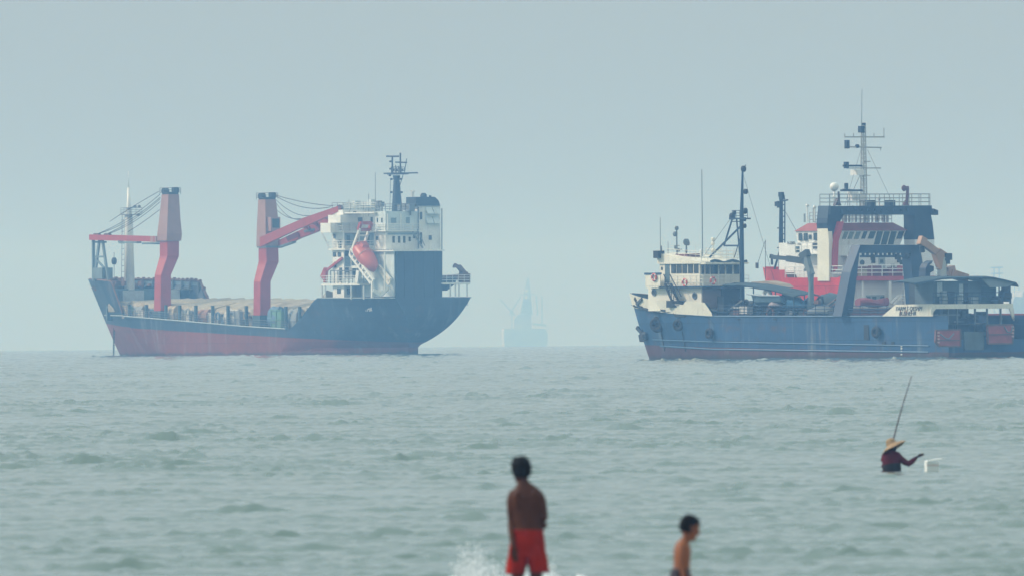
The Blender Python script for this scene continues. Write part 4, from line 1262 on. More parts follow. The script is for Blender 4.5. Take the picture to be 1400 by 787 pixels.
for dx in (0, 1.0):
    mb.bar(la+Vector((dx, 0, 0)), lb_+Vector((dx, 0, 0)), 0.12, 0.25)
    mb.bar(la+Vector((dx-0.1, -.1, 1.0)), lb_+Vector((dx+0.35, -.1, 0.9)), 0.06, 0.08)
for k in range(12): q = la.lerp(lb_, k/11); mb.bar(q, q+Vector((1.0, 0, 0)), 0.22, 0.06)
for k in range(5): q = la.lerp(lb_, k/4); mb.bar(q, q+Vector((0, 0, 1.0)), 0.05, 0.05)
mb.build('ladder', BLACKP, low)
q = S2.P(923, 412, -5.0); MB().box(q.x-1.2, q.x+0.8, -5.2, -4.3, q.z-0.6, q.z+0.1).build('ladder_foot', BLACKP, low)
# brown bulkhead facing aft under the awning
x9 = hL[1]
ya = S2.Q(960.5, 400, x9+0.02).y; yb = S2.Q(985, 400, x9+0.02).y
zb9 = S2.Q(960, 421, x9).z; zt9 = S2.Q(970, 393.5, x9).z
MB().box(x9+0.003, x9+0.08, ya, yb, zb9, zt9).build('bulkhead_panel', T_BROWN, low)
MB().box(x9+0.003, x9+0.07, yb+0.05, hL[3], zb9, zt9).build('bulkhead_shade_panel', T_DARK, low)  # flat dark sheet; the shade under the awning is in its colour

# life rings
for (px, py, y, aft, lab) in ((894, 379, -5.05, 0, 'orange life ring on the balcony screen ahead of the wheelhouse'), (936, 386, -4.85, 0, 'orange life ring on the rail below the wheelhouse side windows'), (975, 383.5, hL[1]+0.95, 1, 'orange life ring on the rail behind the wheelhouse')):
    if aft: p = S2.Q(px, py, y)
    else: p = S2.P(px, py, y)
    mb = MB().torus((0, 0, 0), 0.34, 0.10, 'x' if aft else 'y', 20, 8)
    o = mb.build('life_ring', LIFERED, None, True); on_ship(S2, o, p); tag(o, lab, 'life ring', 'life rings on the trawler rails')
    mb = MB()
    for k in range(4):
        a_ = PI/4+k*PI/2
        c_ = (0, 0.34*math.cos(a_), 0.34*math.sin(a_)) if aft else (0.34*math.cos(a_), 0, 0.34*math.sin(a_))
        mb.ball(c_, 0.125, 6)
    mb.build('white_band', WHITE, o)

# ---- tall fore mast with tripod
xm = S2.P(1014.5, 380, 0.0).x
fz2 = lambda py: S2.P(1014.5, py, 0).z
mb = MB().tube([(xm, 0, fz2(418)), (xm, 0, fz2(300)), (xm+0.25, 0, fz2(229))], [0.26, 0.22, 0.09], 8)
ms = mb.build('mast', T_BLUE, r2)
m2 = lambda px, py, y=0.0: S2.P(px, py, y)
mb = MB()
mb.bar(m2(1001, 299), m2(1022, 299), 0.9, 0.16); mb.bar(m2(1003, 303), m2(1014, 303), 0.5, 0.1)
mb.bar(m2(990, 336), m2(1014, 336), 0.18, 0.18)
mb.tube([m2(1001, 300), m2(990, 336)], 0.10, 5); mb.tube([m2(1012, 310), m2(966, 356)], 0.11, 5); mb.tube([m2(1007, 300), m2(1012, 355)], 0.09, 5); mb.tube([m2(1014, 318), m2(1004, 352)], 0.06, 4)
mb.tube([m2(1004, 299), m2(1004, 290)], 0.08, 5)
mb.rail([m2(1001, 298.5), m2(1022, 298.5)], 0.8, 0.6, 0.04)
mb.build('mast_brace', T_BLUE, ms)
mb = MB()
for px, py, rr in ((1016.5, 231, .3), (1019.5, 262, .26), (1019, 288, .26), (1018, 309, .22), (1001, 296, .34), (1004, 291, .2), (1018, 300, .2)): mb.ball(m2(px, py), rr, 8, (1, 1, 1.3))
for px, py in ((1015, 262), (1015, 290), (1014, 309)): mb.bar(m2(px, py+2), m2(px+5, py+2), 0.1, 0.1)
mb.bar(m2(1015, 231), m2(1020, 225.5), 0.06, 0.06); mb.bar(m2(1016, 299), m2(1025, 299), 0.06, 0.06)
mb.build('navigation_light', BLACKP, ms)
mb = MB().tube([m2(1001, 296), m2(958, 356)], 0.025, 4).tube([m2(1015, 235), m2(1060, 388, 1.0)], 0.02, 4)
mb.build('stay', ROPE, ms)

# ---- awnings and clutter over the working deck
aw_ = [(985, 390), (1013, 390), (1030, 392), (1060, 398), (1085, 405)]
mb = MB(); top = []
for px, py in aw_:
    p = S2.P(px, py, -3.4); top.append(p)
vs = []
for p in top:
    for k in range(7):
        y = -3.4+4.0*k/6; vs.append((p.x, y, p.z+0.25*math.sin(PI*k/6)+0.06*math.sin(3*k+p.x)))
mb.add(vs, [(i*7+j, i*7+j+1, (i+1)*7+j+1, (i+1)*7+j) for i in range(4) for j in range(6)])
mb.add([(x, y, z-0.1) for x, y, z in vs], [(i*7+j, i*7+j+1, (i+1)*7+j+1, (i+1)*7+j) for i in range(4) for j in range(6)])
for p in top[1:]:
    for y in (-3.4, 0.6): mb.tube([(p.x, y, p.z), (p.x, y, prof2(p.x)-0.9)], 0.07, 5)
mb.build('awning', AWN, r2)
zD = lambda x: prof2(x)-0.9
# railing on the port bulwark
pts = [(x, -hy2(x, prof2(x))+0.1, prof2(x)) for x in np.arange(20.5, 48.5, 1.4)]
MB().rail(pts, 1.0, 1.4, 0.045).build('railing', T_BLUE, r2)
# winches, pipes and boxes on the deck
random.seed(21)
mb = MB()
for px in range(985, 1150, 7):
    p = S2.P(px, 425, random.uniform(-3.5, -1)); zb = zD(p.x)
    if random.random() < 0.5: mb.cyl((p.x-0.5, p.y, zb+0.75), 0.55+0.2*random.random(), 0.6, random.uniform(0.8, 1.4), 12, 'y')
    else: mb.box(p.x-0.5, p.x+0.5, p.y, p.y+1.2, zb, zb+random.uniform(0.9, 1.9))
mb.build('deck_machinery', T_DARK, r2)
random.seed(33)
for px in range(992, 1150, 5):
    for lvl in range(2):
        p = S2.P(px+random.uniform(-2, 2), 428-lvl*11-random.uniform(0, 6), random.uniform(-3.6, 1.5))
        r_ = random.uniform(.22, .6); q_n = random.random()
        mb_c = MB()
        if q_n < .4: mb_c.box(p.x-r_, p.x+r_, p.y, p.y+r_, p.z-r_*.7, p.z+r_*.5)
        elif q_n < .7: mb_c.torus(p, r_, r_*.25, 'y', 12, 5)
        else: mb_c.tube([p-Vector((r_*2, 0, r_)), p+Vector((r_*2, 0, r_*.8))], .09, 5)
        mb_c.build('deck_clutter', [T_DARK, RUSTY, STEEL, mat('mixed_gear_grey', (0.14, 0.17, 0.19), 0.8, 0.5, 1.5, rust=0.5), mat('dull_blue_gear', (0.04, 0.10, 0.17), 0.8, 0.3)][int(random.random()*5)], r2)
mb = MB(); xw = S2.P(1060, 410, 2.0).x
mb.box(xw-6, xw+8, 2.2, 4.6, zD(xw), S2.P(1060, 411, 2.2).z)
mb.build('deck_casing', T_DARK, r2)
# things lying there
def thing_box(name, px, py0, py1, w, y, d, m_, label, cat, shape='box', group=None):
    p = S2.P(px, py1, y); q = S2.P(px, py0, y); h = q.z-p.z
    mb = MB()
    if shape == 'box':
        mb.box(-w, w, 0, d, 0, h*0.86); mb.box(-w-0.05, w+0.05, -0.05, d+0.05, h*0.86, h)
        for sx in (-w, 0, w): mb.box(sx-0.04, sx+0.04, -0.05, -0.0, 0, h*0.86)
    elif shape == 'heap':
        rr = []
        for i in range(9):
            x = -w+2*w*i/8; k = math.sin(PI*(i+0.3)/8.6)
            rr.append([(x, d/2*(0.4+0.6*k)*math.cos(a_)+random.uniform(-.05, .05), max(0, h*k*(0.2+0.8*math.sin(a_)) + random.uniform(-.08, .08))) for a_ in [2*PI*j/12 for j in range(12)]])
        mb.loft(rr)
    o = mb.build(name, m_, None, shape == 'heap'); on_ship(S2, o, (p.x, y, p.z)); return tag(o, label, cat, group)
thing_box('white_crate', 1016.5, 418.5, 428.5, 0.55, -4.2, 0.9, mat('white_plastic', (0.62, 0.6, 0.56), 0.6, 0.3, 2), 'white crate on the trawler deck behind the port rail', 'crate')
thing_box('storage_box', 1006, 419, 421.5, 0.3, -4.2, 0.5, mat('white_plastic', (0.6, 0.6, 0.6)), 'small white box beside the white crate on the trawler deck', 'box')
thing_box('net_heap', 1072, 403, 417, 1.5, -1.8, 2.4, mat('blue_net', (0.04, 0.14, 0.26), 0.9, 0.5, 3), 'heap of bright blue netting beside the deck crane column', 'net', 'heap')
thing_box('net_heap', 1087, 406, 420, 1.6, -2.2, 2.2, mat('blue_net', (0, 0, 0)), 'blue netting spilling towards the foot of the deck crane', 'net', 'heap')
thing_box('net_heap', 1084, 401, 410, 1.1, 0.2, 1.8, mat('brown_net', (0.28, 0.17, 0.10), 0.9, 0.4, 3), 'brown net bundle on top between blue nets', 'net', 'heap')
thing_box('net_heap', 1062, 409, 419, 1.0, -3.0, 1.8, mat('grey_net', (0.35, 0.30, 0.30), 0.9, 0.5, 3), 'greyish pink net heap beside the small workboat', 'net', 'heap')
thing_box('tarp_heap', 1124, 417, 430, 1.9, -2.6, 3.0, mat('grey_tarp', (0.14, 0.155, 0.16), 0.8, 0.2, 1), 'pale grey tarpaulin heap behind the rail ahead of the blue gantry', 'tarpaulin', 'heap')
thing_box('tarp_heap', 1135, 400, 418, 2.2, 3.2, 3.0, mat('blue_grey_tarp', (0.07, 0.10, 0.12), 0.8, 0.2, 1), 'blue-grey tarpaulin mound beside the blue gantry leg', 'tarpaulin', 'heap')
# light planks laid over the awning, workboat
a = S2.P(1023, 390, -1.0); b = S2.P(1070, 390, -1.0)
o = MB().prism_y([(0, 0), (b.x-a.x, -0.25), (b.x-a.x-0.6, 0.1), ((b.x-a.x)*0.5, 0.45), (0.5, 0.35)], 0, 1.6).build('surfboard_hull', mat('pale_buff', (0.34, 0.27, 0.20), 0.7, 0.2))
o.name = 'upturned_skiff'; on_ship(S2, o, (a.x, -1.0, a.z)); tag(o, 'buff upturned skiff lying on the awning behind the wheelhouse', 'skiff')
c0 = S2.P(1022, 405, -3.8); c1_ = S2.P(1067, 413, -3.8)
Lb = c1_.x-c0.x
wb = empty('workboat', label='small grey-blue open workboat stowed on the trawler deck under the awning', cat='workboat'); on_ship(S2, wb, (c0.x, -2.9, c0.z-0.95))
rr = []
for i in range(13):
    t = i/12; hw = 1.0*min(1, (t*3.2+0.03))**0.6 if t < 0.9 else 1.0
    sh = 0.25*(1-t)**2
    x = t*Lb
    rr.append([(x-0.35*(1-t), -hw, 0.95+sh), (x, -hw*0.8, 0.35), (x+0.2, 0, 0.0), (x, hw*0.8, 0.35), (x-0.35*(1-t), hw, 0.95+sh), (x-0.3*(1-t), hw*0.85, 0.9+sh), (x, 0, 0.3), (x-0.3*(1-t), -hw*0.85, 0.9+sh)])
MB().loft(rr).build('boat_hull', mat('grey_blue_boat_paint', (0.10, 0.17, 0.22), 0.5, 0.2, 1.0), wb)
mb = MB().tube([(0, -1.0, 1.22), (Lb*0.4, -1.05, 1.02), (Lb, -1.05, 0.98)], 0.08, 5); mb.build('gunwale', mat('pale_gunwale', (0.35, 0.42, 0.45)), wb)
tr = MB().torus((0, 0, 0.25), 0.5, 0.2, 'y', 18, 8).build('white_hose_coil', WHITE, None, True)
p = S2.P(1049, 404, -2.8); on_ship(S2, tr, (p.x, -2.8, p.z-0.2)); tag(tr, 'white hose coil lying in the small workboat', 'hose')

# ---- grey knuckle crane on deck
kx = S2.P(1109, 430, -1.5)
k2 = lambda px, py: S2.P(px, py, -1.5)
GREYC = mat('light_grey_crane', (0.17, 0.21, 0.23), 0.5, 0.2, 1, rust=0.3, streak=0.3)
mb = MB().tube([k2(1108, 432), k2(1108.5, 412), k2(1109, 388), k2(1108, 372)], [0.6, 0.36, 0.26, 0.38], 10)
mb.bar(k2(1110, 376), k2(1100, 352), 0.45, 0.6).bar(k2(1109, 372), k2(1103, 350), 0.55, 0.35)
kc = mb.build('deck_crane', GREYC, r2)
mb = MB().bar(k2(1101, 357), k2(1077, 353.5), 0.5, 0.62).bar(k2(1078, 353.5), k2(1056, 351.5), 0.35, 0.42).bar(k2(1096, 352), k2(1105, 345), 0.6, 0.7)
mb.build('jib', mat('dark_grey_boom', (0.05, 0.07, 0.085), 0.5, 0.2, rust=0.3), kc)
mb = MB().bar(k2(1055, 349), k2(1055.5, 362), 0.15, 0.2).bar(k2(1053.5, 350), k2(1058, 352), 0.3, 0.4); mb.build('hook', BLACKP, kc)
MB().bar(k2(1096, 358), k2(1108, 366), 0.2, 0.2).bar(k2(1100, 370), k2(1105, 362), 0.2, 0.2).tube([k2(1109, 360), k2(1106, 400)], 0.05, 4).tube([k2(1104, 350), k2(1094, 345), k2(1090, 352)], 0.04, 4).build('ram', STEEL, kc)

# ---- blue stern gantry
xg = 41.0
hg = lambda px, py: S2.Q(px, py, xg)
def solid_leg(pts_a, th, y=None):
    """polygon on the aft-facing plane, given thickness th forward"""
    return MB().prism_x([(hg(px, py).y, hg(px, py).z) for px, py in pts_a], xg-th, xg)
th_ = 1.35
gb = solid_leg([(1176, 335), (1257, 335), (1257, 346), (1175, 346)], th_).build('stern_gantry', T_BLUE, r2)
solid_leg([(1176, 335.2), (1187, 335.2), (1175, 346), (1166, 425), (1150.5, 432), (1163, 372)], th_+0.05).build('gantry_leg', T_BLUE, gb)
solid_leg([(1246, 335.2), (1257.5, 335.2), (1262, 362), (1268, 432), (1252, 432), (1245, 347)], th_+0.05).build('gantry_leg', T_BLUE, gb)
mb = MB().bar(hg(1176, 350.5), hg(1247, 350.5), 0.15, 0.22)
for px in range(1180, 1246, 6): mb.bar(hg(px, 346), hg(px, 350), 0.25, 0.18)
mb.build('roller_rail', T_BLUE, gb)
mb = MB()
for px, py in ((1193, 352), (1194, 356), (1226, 351), (1229, 355)): mb.cbox(hg(px, py), 0.14, 0.16, 0.3)
mb.ball(hg(1238, 350), 0.4, 8)
mb.build('hanging_block', BLACKP, gb)

# ---- shelter deck aft: cream plating at the sides and a beam across the stern
zs_t = zz2(1250, 415, -5.55); zs_b = zz2(1250, 431.5, -5.55)
v = [S2.P(*q, -5.6) for q in ((1208, 431.8), (1225, 417.5), (1263, 417), (1266, 420.5), (1272, 420.5), (1272, 415.5), (1276, 415.5), (1276, 431.8))]
v = [S2.P(*q, -5.6) for q in ((1207, 431.8), (1225.5, 416), (1276, 415), (1276, 431.8))]
sp = MB().prism_y([(p.x, p.z) for p in v], -5.72, -5.6).build('shelter_side', T_CREAM, r2)
xs_ = v[2].x
y0s, y1s = -5.6, S2.Q(1385, 420, xs_).y
zt_, zb_ = S2.Q(1330, 415, xs_).z, S2.Q(1330, 421.5, xs_).z
MB().box(xs_-0.1, xs_+0.02, y0s, y1s, zb_, zt_).build('shelter_beam', T_CREAM, sp)
MB().box(v[1].x, xs_-0.1, -5.58, y1s, zb_+0.2, zt_-0.02).build('shelter_deck', T_DARK, sp)
mb = MB().prism_x([(S2.Q(px, py, xs_+.02).y, S2.Q(px, py, xs_+.02).z) for px, py in ((1273, 421.4), (1280, 421.4), (1273, 430))], xs_-0.1, xs_+0.02)
mb.prism_x([(S2.Q(px, py, xs_+.02).y, S2.Q(px, py, xs_+.02).z) for px, py in ((1380, 421), (1386, 421), (1388, 440), (1384, 434))], xs_-0.1, xs_+0.02)
mb.build('knee_bracket', T_CREAM, sp)
# opening below: dark inner bulkhead, stern posts
xi = xs_-7
MB().box(xi-0.2, xi, -5.4, 5.4, 0.8, zb_+0.2).build('inner_bulkhead', T_DARK, r2)
mb = MB()
for px in (1296, 1308.5, 1333, 1349.5, 1368):
    y = S2.Q(px, 440, xs_-0.5).y; mb.bar((xs_-0.5, y, zb_), (xs_-0.5, y, sill-0.6), 0.16, 0.16)
mb.bar(S2.Q(1276, 430, xs_-.5), S2.Q(1312, 430, xs_-.5), 0.14, 0.14)
mb.bar(S2.Q(1287, 434, xs_-.4), S2.Q(1296, 450, xs_-.4), 0.1, 0.1); mb.bar(S2.Q(1370, 434, xs_-.4), S2.Q(1365, 446, xs_-.4), 0.1, 0.1)
mb.build('stern_post', STEEL, r2)
mb = MB()
random.seed(5)
for k in range(22):
    px = random.uniform(1281, 1378); py = random.uniform(424, 455); p = S2.Q(px, py, xs_-random.uniform(2, 5))
    mb.cbox(p, random.uniform(.2, .6), random.uniform(.15, .5), random.uniform(.1, .5))
mb.build('net_gear', mat('mixed_gear_grey', (0.14, 0.17, 0.19), 0.8, 0.5, 1.5, rust=0.5), r2)
xt = L2
mb = MB().prism_x([(S2.Q(px, py, xt+.1).y, S2.Q(px, py, xt+.1).z) for px, py in ((1318, 453), (1346, 453), (1345, 478), (1319, 478))], xt-3, xt+0.12)
mb.build('stern_ramp', mat('worn_ramp_steel', (0.10, 0.13, 0.14), 0.6, 0.3, 1, rust=0.6), r2)
# red trawl doors hung on the stern
for (poly, lab, dz) in ((((1279, 451), (1312, 450), (1312, 473), (1283, 473), (1278, 467)), 'red trawl door hung at the port side of the stern, lower one', 0), (((1349, 444.5), (1383, 443), (1385, 448), (1383, 469), (1350, 469.5)), 'red trawl door hung at the starboard side of the stern', 1)):
    x_ = xt+0.55
    pts_ = [S2.Q(px, py, x_) for px, py in poly]
    c_ = sum(pts_, Vector((0, 0, 0)))/len(pts_)
    td = empty('trawl_door', label=lab, cat='trawl door', group='red trawl doors on the stern'); on_ship(S2, td, (x_, c_.y, c_.z))
    MB().prism_x([(p.y-c_.y, p.z-c_.z) for p in pts_], -0.12, 0.12).build('door_plate', T_RED, td)
    ys_ = [p.y-c_.y for p in pts_]; zs_ = [p.z-c_.z for p in pts_]
    mb = MB()
    for a, b in zip(pts_, pts_[1:]+pts_[:1]): mb.bar((0.1, a.y-c_.y, a.z-c_.z), (0.1, b.y-c_.y, b.z-c_.z), 0.16, 0.16)
    mb.bar((0.16, min(ys_)+.2, -0.15), (0.16, max(ys_)-.2, -0.15), 0.1, 0.12)
    mb.build('rim_frame', RUSTY, td)
    mb = MB(); s_ = 1
    mb.tube([(0.2, -0.9, 0.5), (0.25, -0.2, 0.05), (0.3, 0.2, 0.0), (0.25, 0.9, 0.55)] if not dz else [(0.2, 0.1, 0.7), (0.25, 0.5, 0.1), (0.3, 1.0, 0.1), (0.25, 1.3, 0.7)], 0.07, 5)
    mb.build('bracket_chain', STEEL, td)
    mb = MB()
    for k in range(4): mb.cbox((0.17, min(ys_)+0.35 if not dz else max(ys_)-0.2, 0.65-0.33*k), 0.06, 0.13, 0.09)
    mb.build('shackle', mat('pale_pink_band', (0.6, 0.35, 0.3)), td)

# ---- stern house above the shelter deck, with tarpaulin roof
xh = xs_-1.2
hq = lambda px, py, x=xh: S2.Q(px, py, x)
y0h, y1h = hq(1277, 400).y, hq(1362, 400).y
z0h, z1h = hq(1320, 415.5).z-0.05, hq(1320, 384).z
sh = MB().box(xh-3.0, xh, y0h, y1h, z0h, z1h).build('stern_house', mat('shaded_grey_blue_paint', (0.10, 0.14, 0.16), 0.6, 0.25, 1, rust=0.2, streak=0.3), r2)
for a, b, c_, d_, m_ in ((1281, 1288, 386, 405, mat('pale_grey_blue_paint', (0,0,0))), (1294, 1305, 398, 415, T_DARK), (1317.5, 1323.5, 388, 414, T_DARK), (1311, 1316.5, 388, 412, mat('pale_grey_blue_paint', (0,0,0))), (1341, 1361, 392, 412, mat('dark_green_tarp', (0.03, 0.07, 0.07), 0.7, 0.3))):
    S2.awin(sh, a, b, c_, d_, xh, m_, 'door' if b-a < 8 else 'screen')
mb = MB(); g_ = []
for px, py, dz in ((1238, 387, 0), (1280, 379.5, 0), (1330, 379, 0), (1347, 379, 0), (1360, 381.5, 0), (1378, 386, 0), (1381, 390.5, 0)):
    p = S2.Q(px, py, xs_-1.0); g_.append(p)
vs = []
for p in g_:
    for k in range(5): vs.append((xs_+0.3-5.0*k/4, p.y, p.z+0.15*math.sin(PI*k/4)+0.03*math.sin(p.y*3+k)))
F = [(i*5+j, i*5+j+1, (i+1)*5+j+1, (i+1)*5+j) for i in range(len(g_)-1) for j in range(4)]
mb.add(vs, F).add([(x, y, z-0.12) for x, y, z in vs], F)
mb.add([(xs_+0.3, p.y, p.z) for p in g_]+[(xs_+0.3, p.y, p.z-0.16) for p in g_], [(i, i+1, len(g_)+i+1, len(g_)+i) for i in range(len(g_)-1)])
mb.build('tarpaulin_roof', AWN, sh)
mb = MB().prism_x([(hq(*q).y, hq(*q).z) for q in ((1330, 380.5), (1362, 382), (1376, 387), (1366, 392), (1342, 393))], xs_+0.0, xs_+0.1)
mb.build('hanging_canvas', mat('grey_canvas', (0.22, 0.26, 0.28), 0.9, 0.2), sh)
zt9 = S2.Q(1330, 415, xs_).z
MB().rail([(xs_-0.1, S2.Q(1277, 410, xs_).y, zt9), (xs_-0.1, S2.Q(1383, 410, xs_).y, zt9)], 1.15, 1.1, 0.045).build('railing', T_BLUE, sh)
mb = MB()
for px in (1366, 1381): mb.tube([S2.Q(px, 416, xs_-.1), S2.Q(px, 388, xs_-.1)], 0.08, 5)
mb.ball(S2.Q(1375, 394, xs_-.5), 0.5, 8).ball(S2.Q(1374, 404, xs_-.8), 0.75, 8).ball(S2.Q(1363, 412, xs_-.8), 0.7, 8)
mb.build('roof_post', DKSTEEL, sh)
mb = MB()
for px in range(1262, 1272, 3): mb.tube([S2.Q(px, 417, xs_-4), S2.Q(px, 388, xs_-4)], 0.07, 4)
for k in range(7): mb.tube([S2.Q(1262, 415-4*k, xs_-4), S2.Q(1271, 415-4*k, xs_-4)], 0.05, 4)
mb.box(xs_-5.5, xs_-4.5, S2.Q(1256, 400, xs_-4).y, S2.Q(1274, 400, xs_-4).y, zt9, zt9+2.6)
mb.build('ladder_tower', T_DARK, sh)
mb = MB()
for px, py, r_ in ((1290, 402, .25), (1290, 409, .3), (1328, 410, .25), (1332, 411, .3), (1310, 411, .3), (1312, 406, .2)):
    mb.cbox(S2.Q(px, py, xs_-0.6), r_, r_, r_*1.3)
mb.build('deck_fitting', mat('pale_fitting', (0.35, 0.38, 0.38), 0.6, 0.3, rust=0.4), sh)
# tan knuckle crane on the stern
TANC = mat('tan_crane_paint', (0.42, 0.24, 0.14), 0.6, 0.2, 1, rust=0.35, streak=0.4)
sc_ = lambda px, py: S2.Q(px, py, xs_-2.6)
mb = MB().tube([sc_(1288, 382), sc_(1288, 363), sc_(1289, 352)], [0.55, 0.45, 0.4], 10)
kc2 = mb.build('stern_crane', mat('pale_crane_column', (0.42, 0.42, 0.38), 0.6, 0.2, 1, rust=0.4), r2)
MB().bar(sc_(1260, 330), sc_(1283, 347), 0.5, 0.7).bar(sc_(1281, 345), sc_(1288, 366), 0.7, 1.0).bar(sc_(1257, 328), sc_(1264, 332), 0.6, 0.9).bar(sc_(1281, 344), sc_(1293, 352), 0.5, 0.8).build('jib', TANC, kc2)
MB().cbox(sc_(1293.5, 351), 0.5, 0.4, 0.35).cbox(sc_(1292, 357), 0.4, 0.35, 0.3).tube([sc_(1260, 337), sc_(1261, 345)], 0.3, 6).build('hydraulic_block', BLACKP, kc2)
MB().bar(sc_(1297, 373), sc_(1319, 380), 1.2, 0.75).bar(sc_(1294, 373), sc_(1303, 370), 0.9, 1.1).bar(sc_(1294, 378), sc_(1298, 371), 0.8, 0.9).build('stowed_boom', TANC, kc2)
mb = MB()
pr = [(1270, 381), (1271, 366), (1274, 360), (1281, 356), (1279, 360), (1276, 362.5), (1282, 364), (1282, 370), (1277, 373), (1277, 381)]
mb.prism_x([(sc_(*q).y, sc_(*q).z) for q in pr], xs_-4.2, xs_-3.2)
mb.build('ventilator_cowl', NAVY, r2)
MB().rail([sc_(1279, 380), sc_(1292, 380)], 1.0, 0.7, 0.05).build('railing', WHITE, kc2)

# ---- lettering on the cream plating
LT = mat('black_lettering', (0.03, 0.035, 0.05), 0.6, 0.2)
p = S2.P(1224.5, 424.2, -5.75)
text_mesh('FARM S QESHM', 0.60, 'ship_name', LT, sp, (p.x, -5.75, p.z), (1, 0, 0), 0.03, 0.25, 0.004)
p = S2.P(1229, 430.8, -5.75)
text_mesh('BUSHEHR', 0.62, 'home_port', LT, sp, (p.x, -5.75, p.z), (1, 0, 0), 0.03, 0.25, 0.004)
mb = MB()
for px, py, l in ((1231, 424, 1.2), (1236, 426, 1.6), (1239, 425, 1.0), (1246, 424, 0.7), (1256, 421, 0.6)):
    p = S2.P(px, py, -5.73); mb.box(p.x-0.06, p.x+0.05, -5.728, -5.70, max(p.z-l*0.5, zs_b+0.05), p.z+0.1)
mb.build('rust_run', mat('orange_rust_stain', (0.50, 0.20, 0.06), 0.8, 0.3, 4), sp)

# ------------------------------------------------------------------ red and white supply vessel moored behind
S3 = Ship('supply_ship', 50.0, 1895.0, 1045.0, 'red and white supply ship with a blue and white portal frame, moored behind the trawler', 'supply ship')
r3 = S3.root
W3 = mat('supply_white_paint', (0.80, 0.80, 0.77), 0.45, 0.08, 0.6, rust=0.12, streak=0.35)
RED3 = mat('supply_red_paint', (0.55, 0.035, 0.045), 0.5, 0.15, 0.7, rust=0.25, streak=0.4)
DRED = mat('dull_roof_red', (0.33, 0.08, 0.08), 0.6, 0.25, 0.8, rust=0.3)
BL3 = mat('portal_blue_paint', (0.012, 0.035, 0.07), 0.5, 0.2, 0.7, rust=0.2, streak=0.2)
H3 = 7.0
zf3 = S3.P(1050, 369, -H3).z; za3 = S3.P(1120, 379, -H3).z
XA3 = S3.P(1150, 380, -H3).x
L3 = 66.0
prof3 = interp([(0, zf3+0.4), (9.5, zf3), (S3.P(1069, 369, -H3).x, zf3), (S3.P(1072, 378, -H3).x, za3), (XA3, za3-0.05), (XA3+0.8, 4.6), (L3, 4.4)])
b3 = interp([(0, 0.15), (0.04, 2.3), (0.10, 4.8), (0.17, 6.5), (0.25, 7.0), (0.95, 7.0), (1, 6.7)])
w3 = interp([(0, 0.1), (0.1, 2.4), (0.2, 4.9), (0.32, 6.8), (1.0, 6.7)])
mb, edge3 = hull_mesh(L3, 3.0, L3-1, b3, w3, prof3, nst=110, nlev=12)
hm3 = band_mat('supply_hull_paint', [(-9, (0.10, 0.03, 0.035)), (1.2, (0.035, 0.05, 0.075)), (4.05, (0.23, 0.05, 0.06)), (za3-3.0, (0.60, 0.035, 0.045))], (0, 0.0), rust=0.2, streak=0.2)
mb.build('hull', hm3, r3)
mb = MB(); vs = []
for x, y, z in edge3: vs += [(x, -y+0.1, z-0.3 if x < XA3 else z-1.0), (x, y-0.1, z-0.3 if x < XA3 else z-1.0)]
mb.add(vs, [(2*i, 2*i+1, 2*i+3, 2*i+2) for i in range(len(edge3)-1)])
mb.build('deck', RUSTY, r3)
# break of the raised forecastle: white wall facing aft below the red deck edge
q3 = lambda px, py, x=XA3: S3.Q(px, py, x)
MB().box(XA3-0.2, XA3+0.5, -6.9, 7.0, 3.6, q3(1200, 383.5).z).build('house_front', W3, r3)
yR = q3(1250, 380).y+1.5
MB().box(XA3-0.5, XA3+1.6, -6.95, yR, q3(1200, 383.5).z, q3(1200, 377.5).z).build('deck_edge', mat('dark_pink_red_paint', (0.48, 0.05, 0.07), 0.5, 0.15), r3)
# main house
h3 = S3.house(1090, 1140, 1262, 335, 383, -5.0)
mh = MB().box(*h3).build('superstructure', W3, r3)
h4 = S3.house(1091, 1143, 1234, 315.5, 335.1, -4.6)
mb = MB()
x0, x1, y0, y1, z0, z1 = h4
# bridge front leans; aft face slightly splayed
mb.add([(x0, y0, z0), (x1, y0, z0), (x1, y1-0.4, z0), (x0, y1-0.4, z0), (x0-0.2, y0-0.15, z1), (x1+0.35, y0-0.15, z1), (x1+0.35, y1+0.2, z1), (x0-0.2, y1+0.2, z1)],
       [(0,3,2,1), (4,5,6,7), (0,1,5,4), (1,2,6,5), (2,3,7,6), (3,0,4,7)])
br = mb.build('bridge', W3, r3)
zr3 = S3.Q(1190, 304.5, x1).z
MB().loft([[(x0-0.3, y0-0.3, z1+.003), (x1+0.5, y0-0.3, z1+.003), (x1+0.5, y1+0.35, z1+.003), (x0-0.3, y1+0.35, z1+.003)], [(x0+0.8, y0+0.7, zr3), (x1-0.5, y0+0.7, zr3), (x1-0.5, y1-0.9, zr3), (x0+0.8, y1-0.9, zr3)]]).build('bridge_roof', DRED, br)
G3 = mat('bridge_window_glass', (0.035, 0.06, 0.07), 0.12, 0.3, 2.0, spec=0.6)
G4 = mat('pale_window_glass', (0.22, 0.28, 0.29), 0.2, 0.3, 2.0)
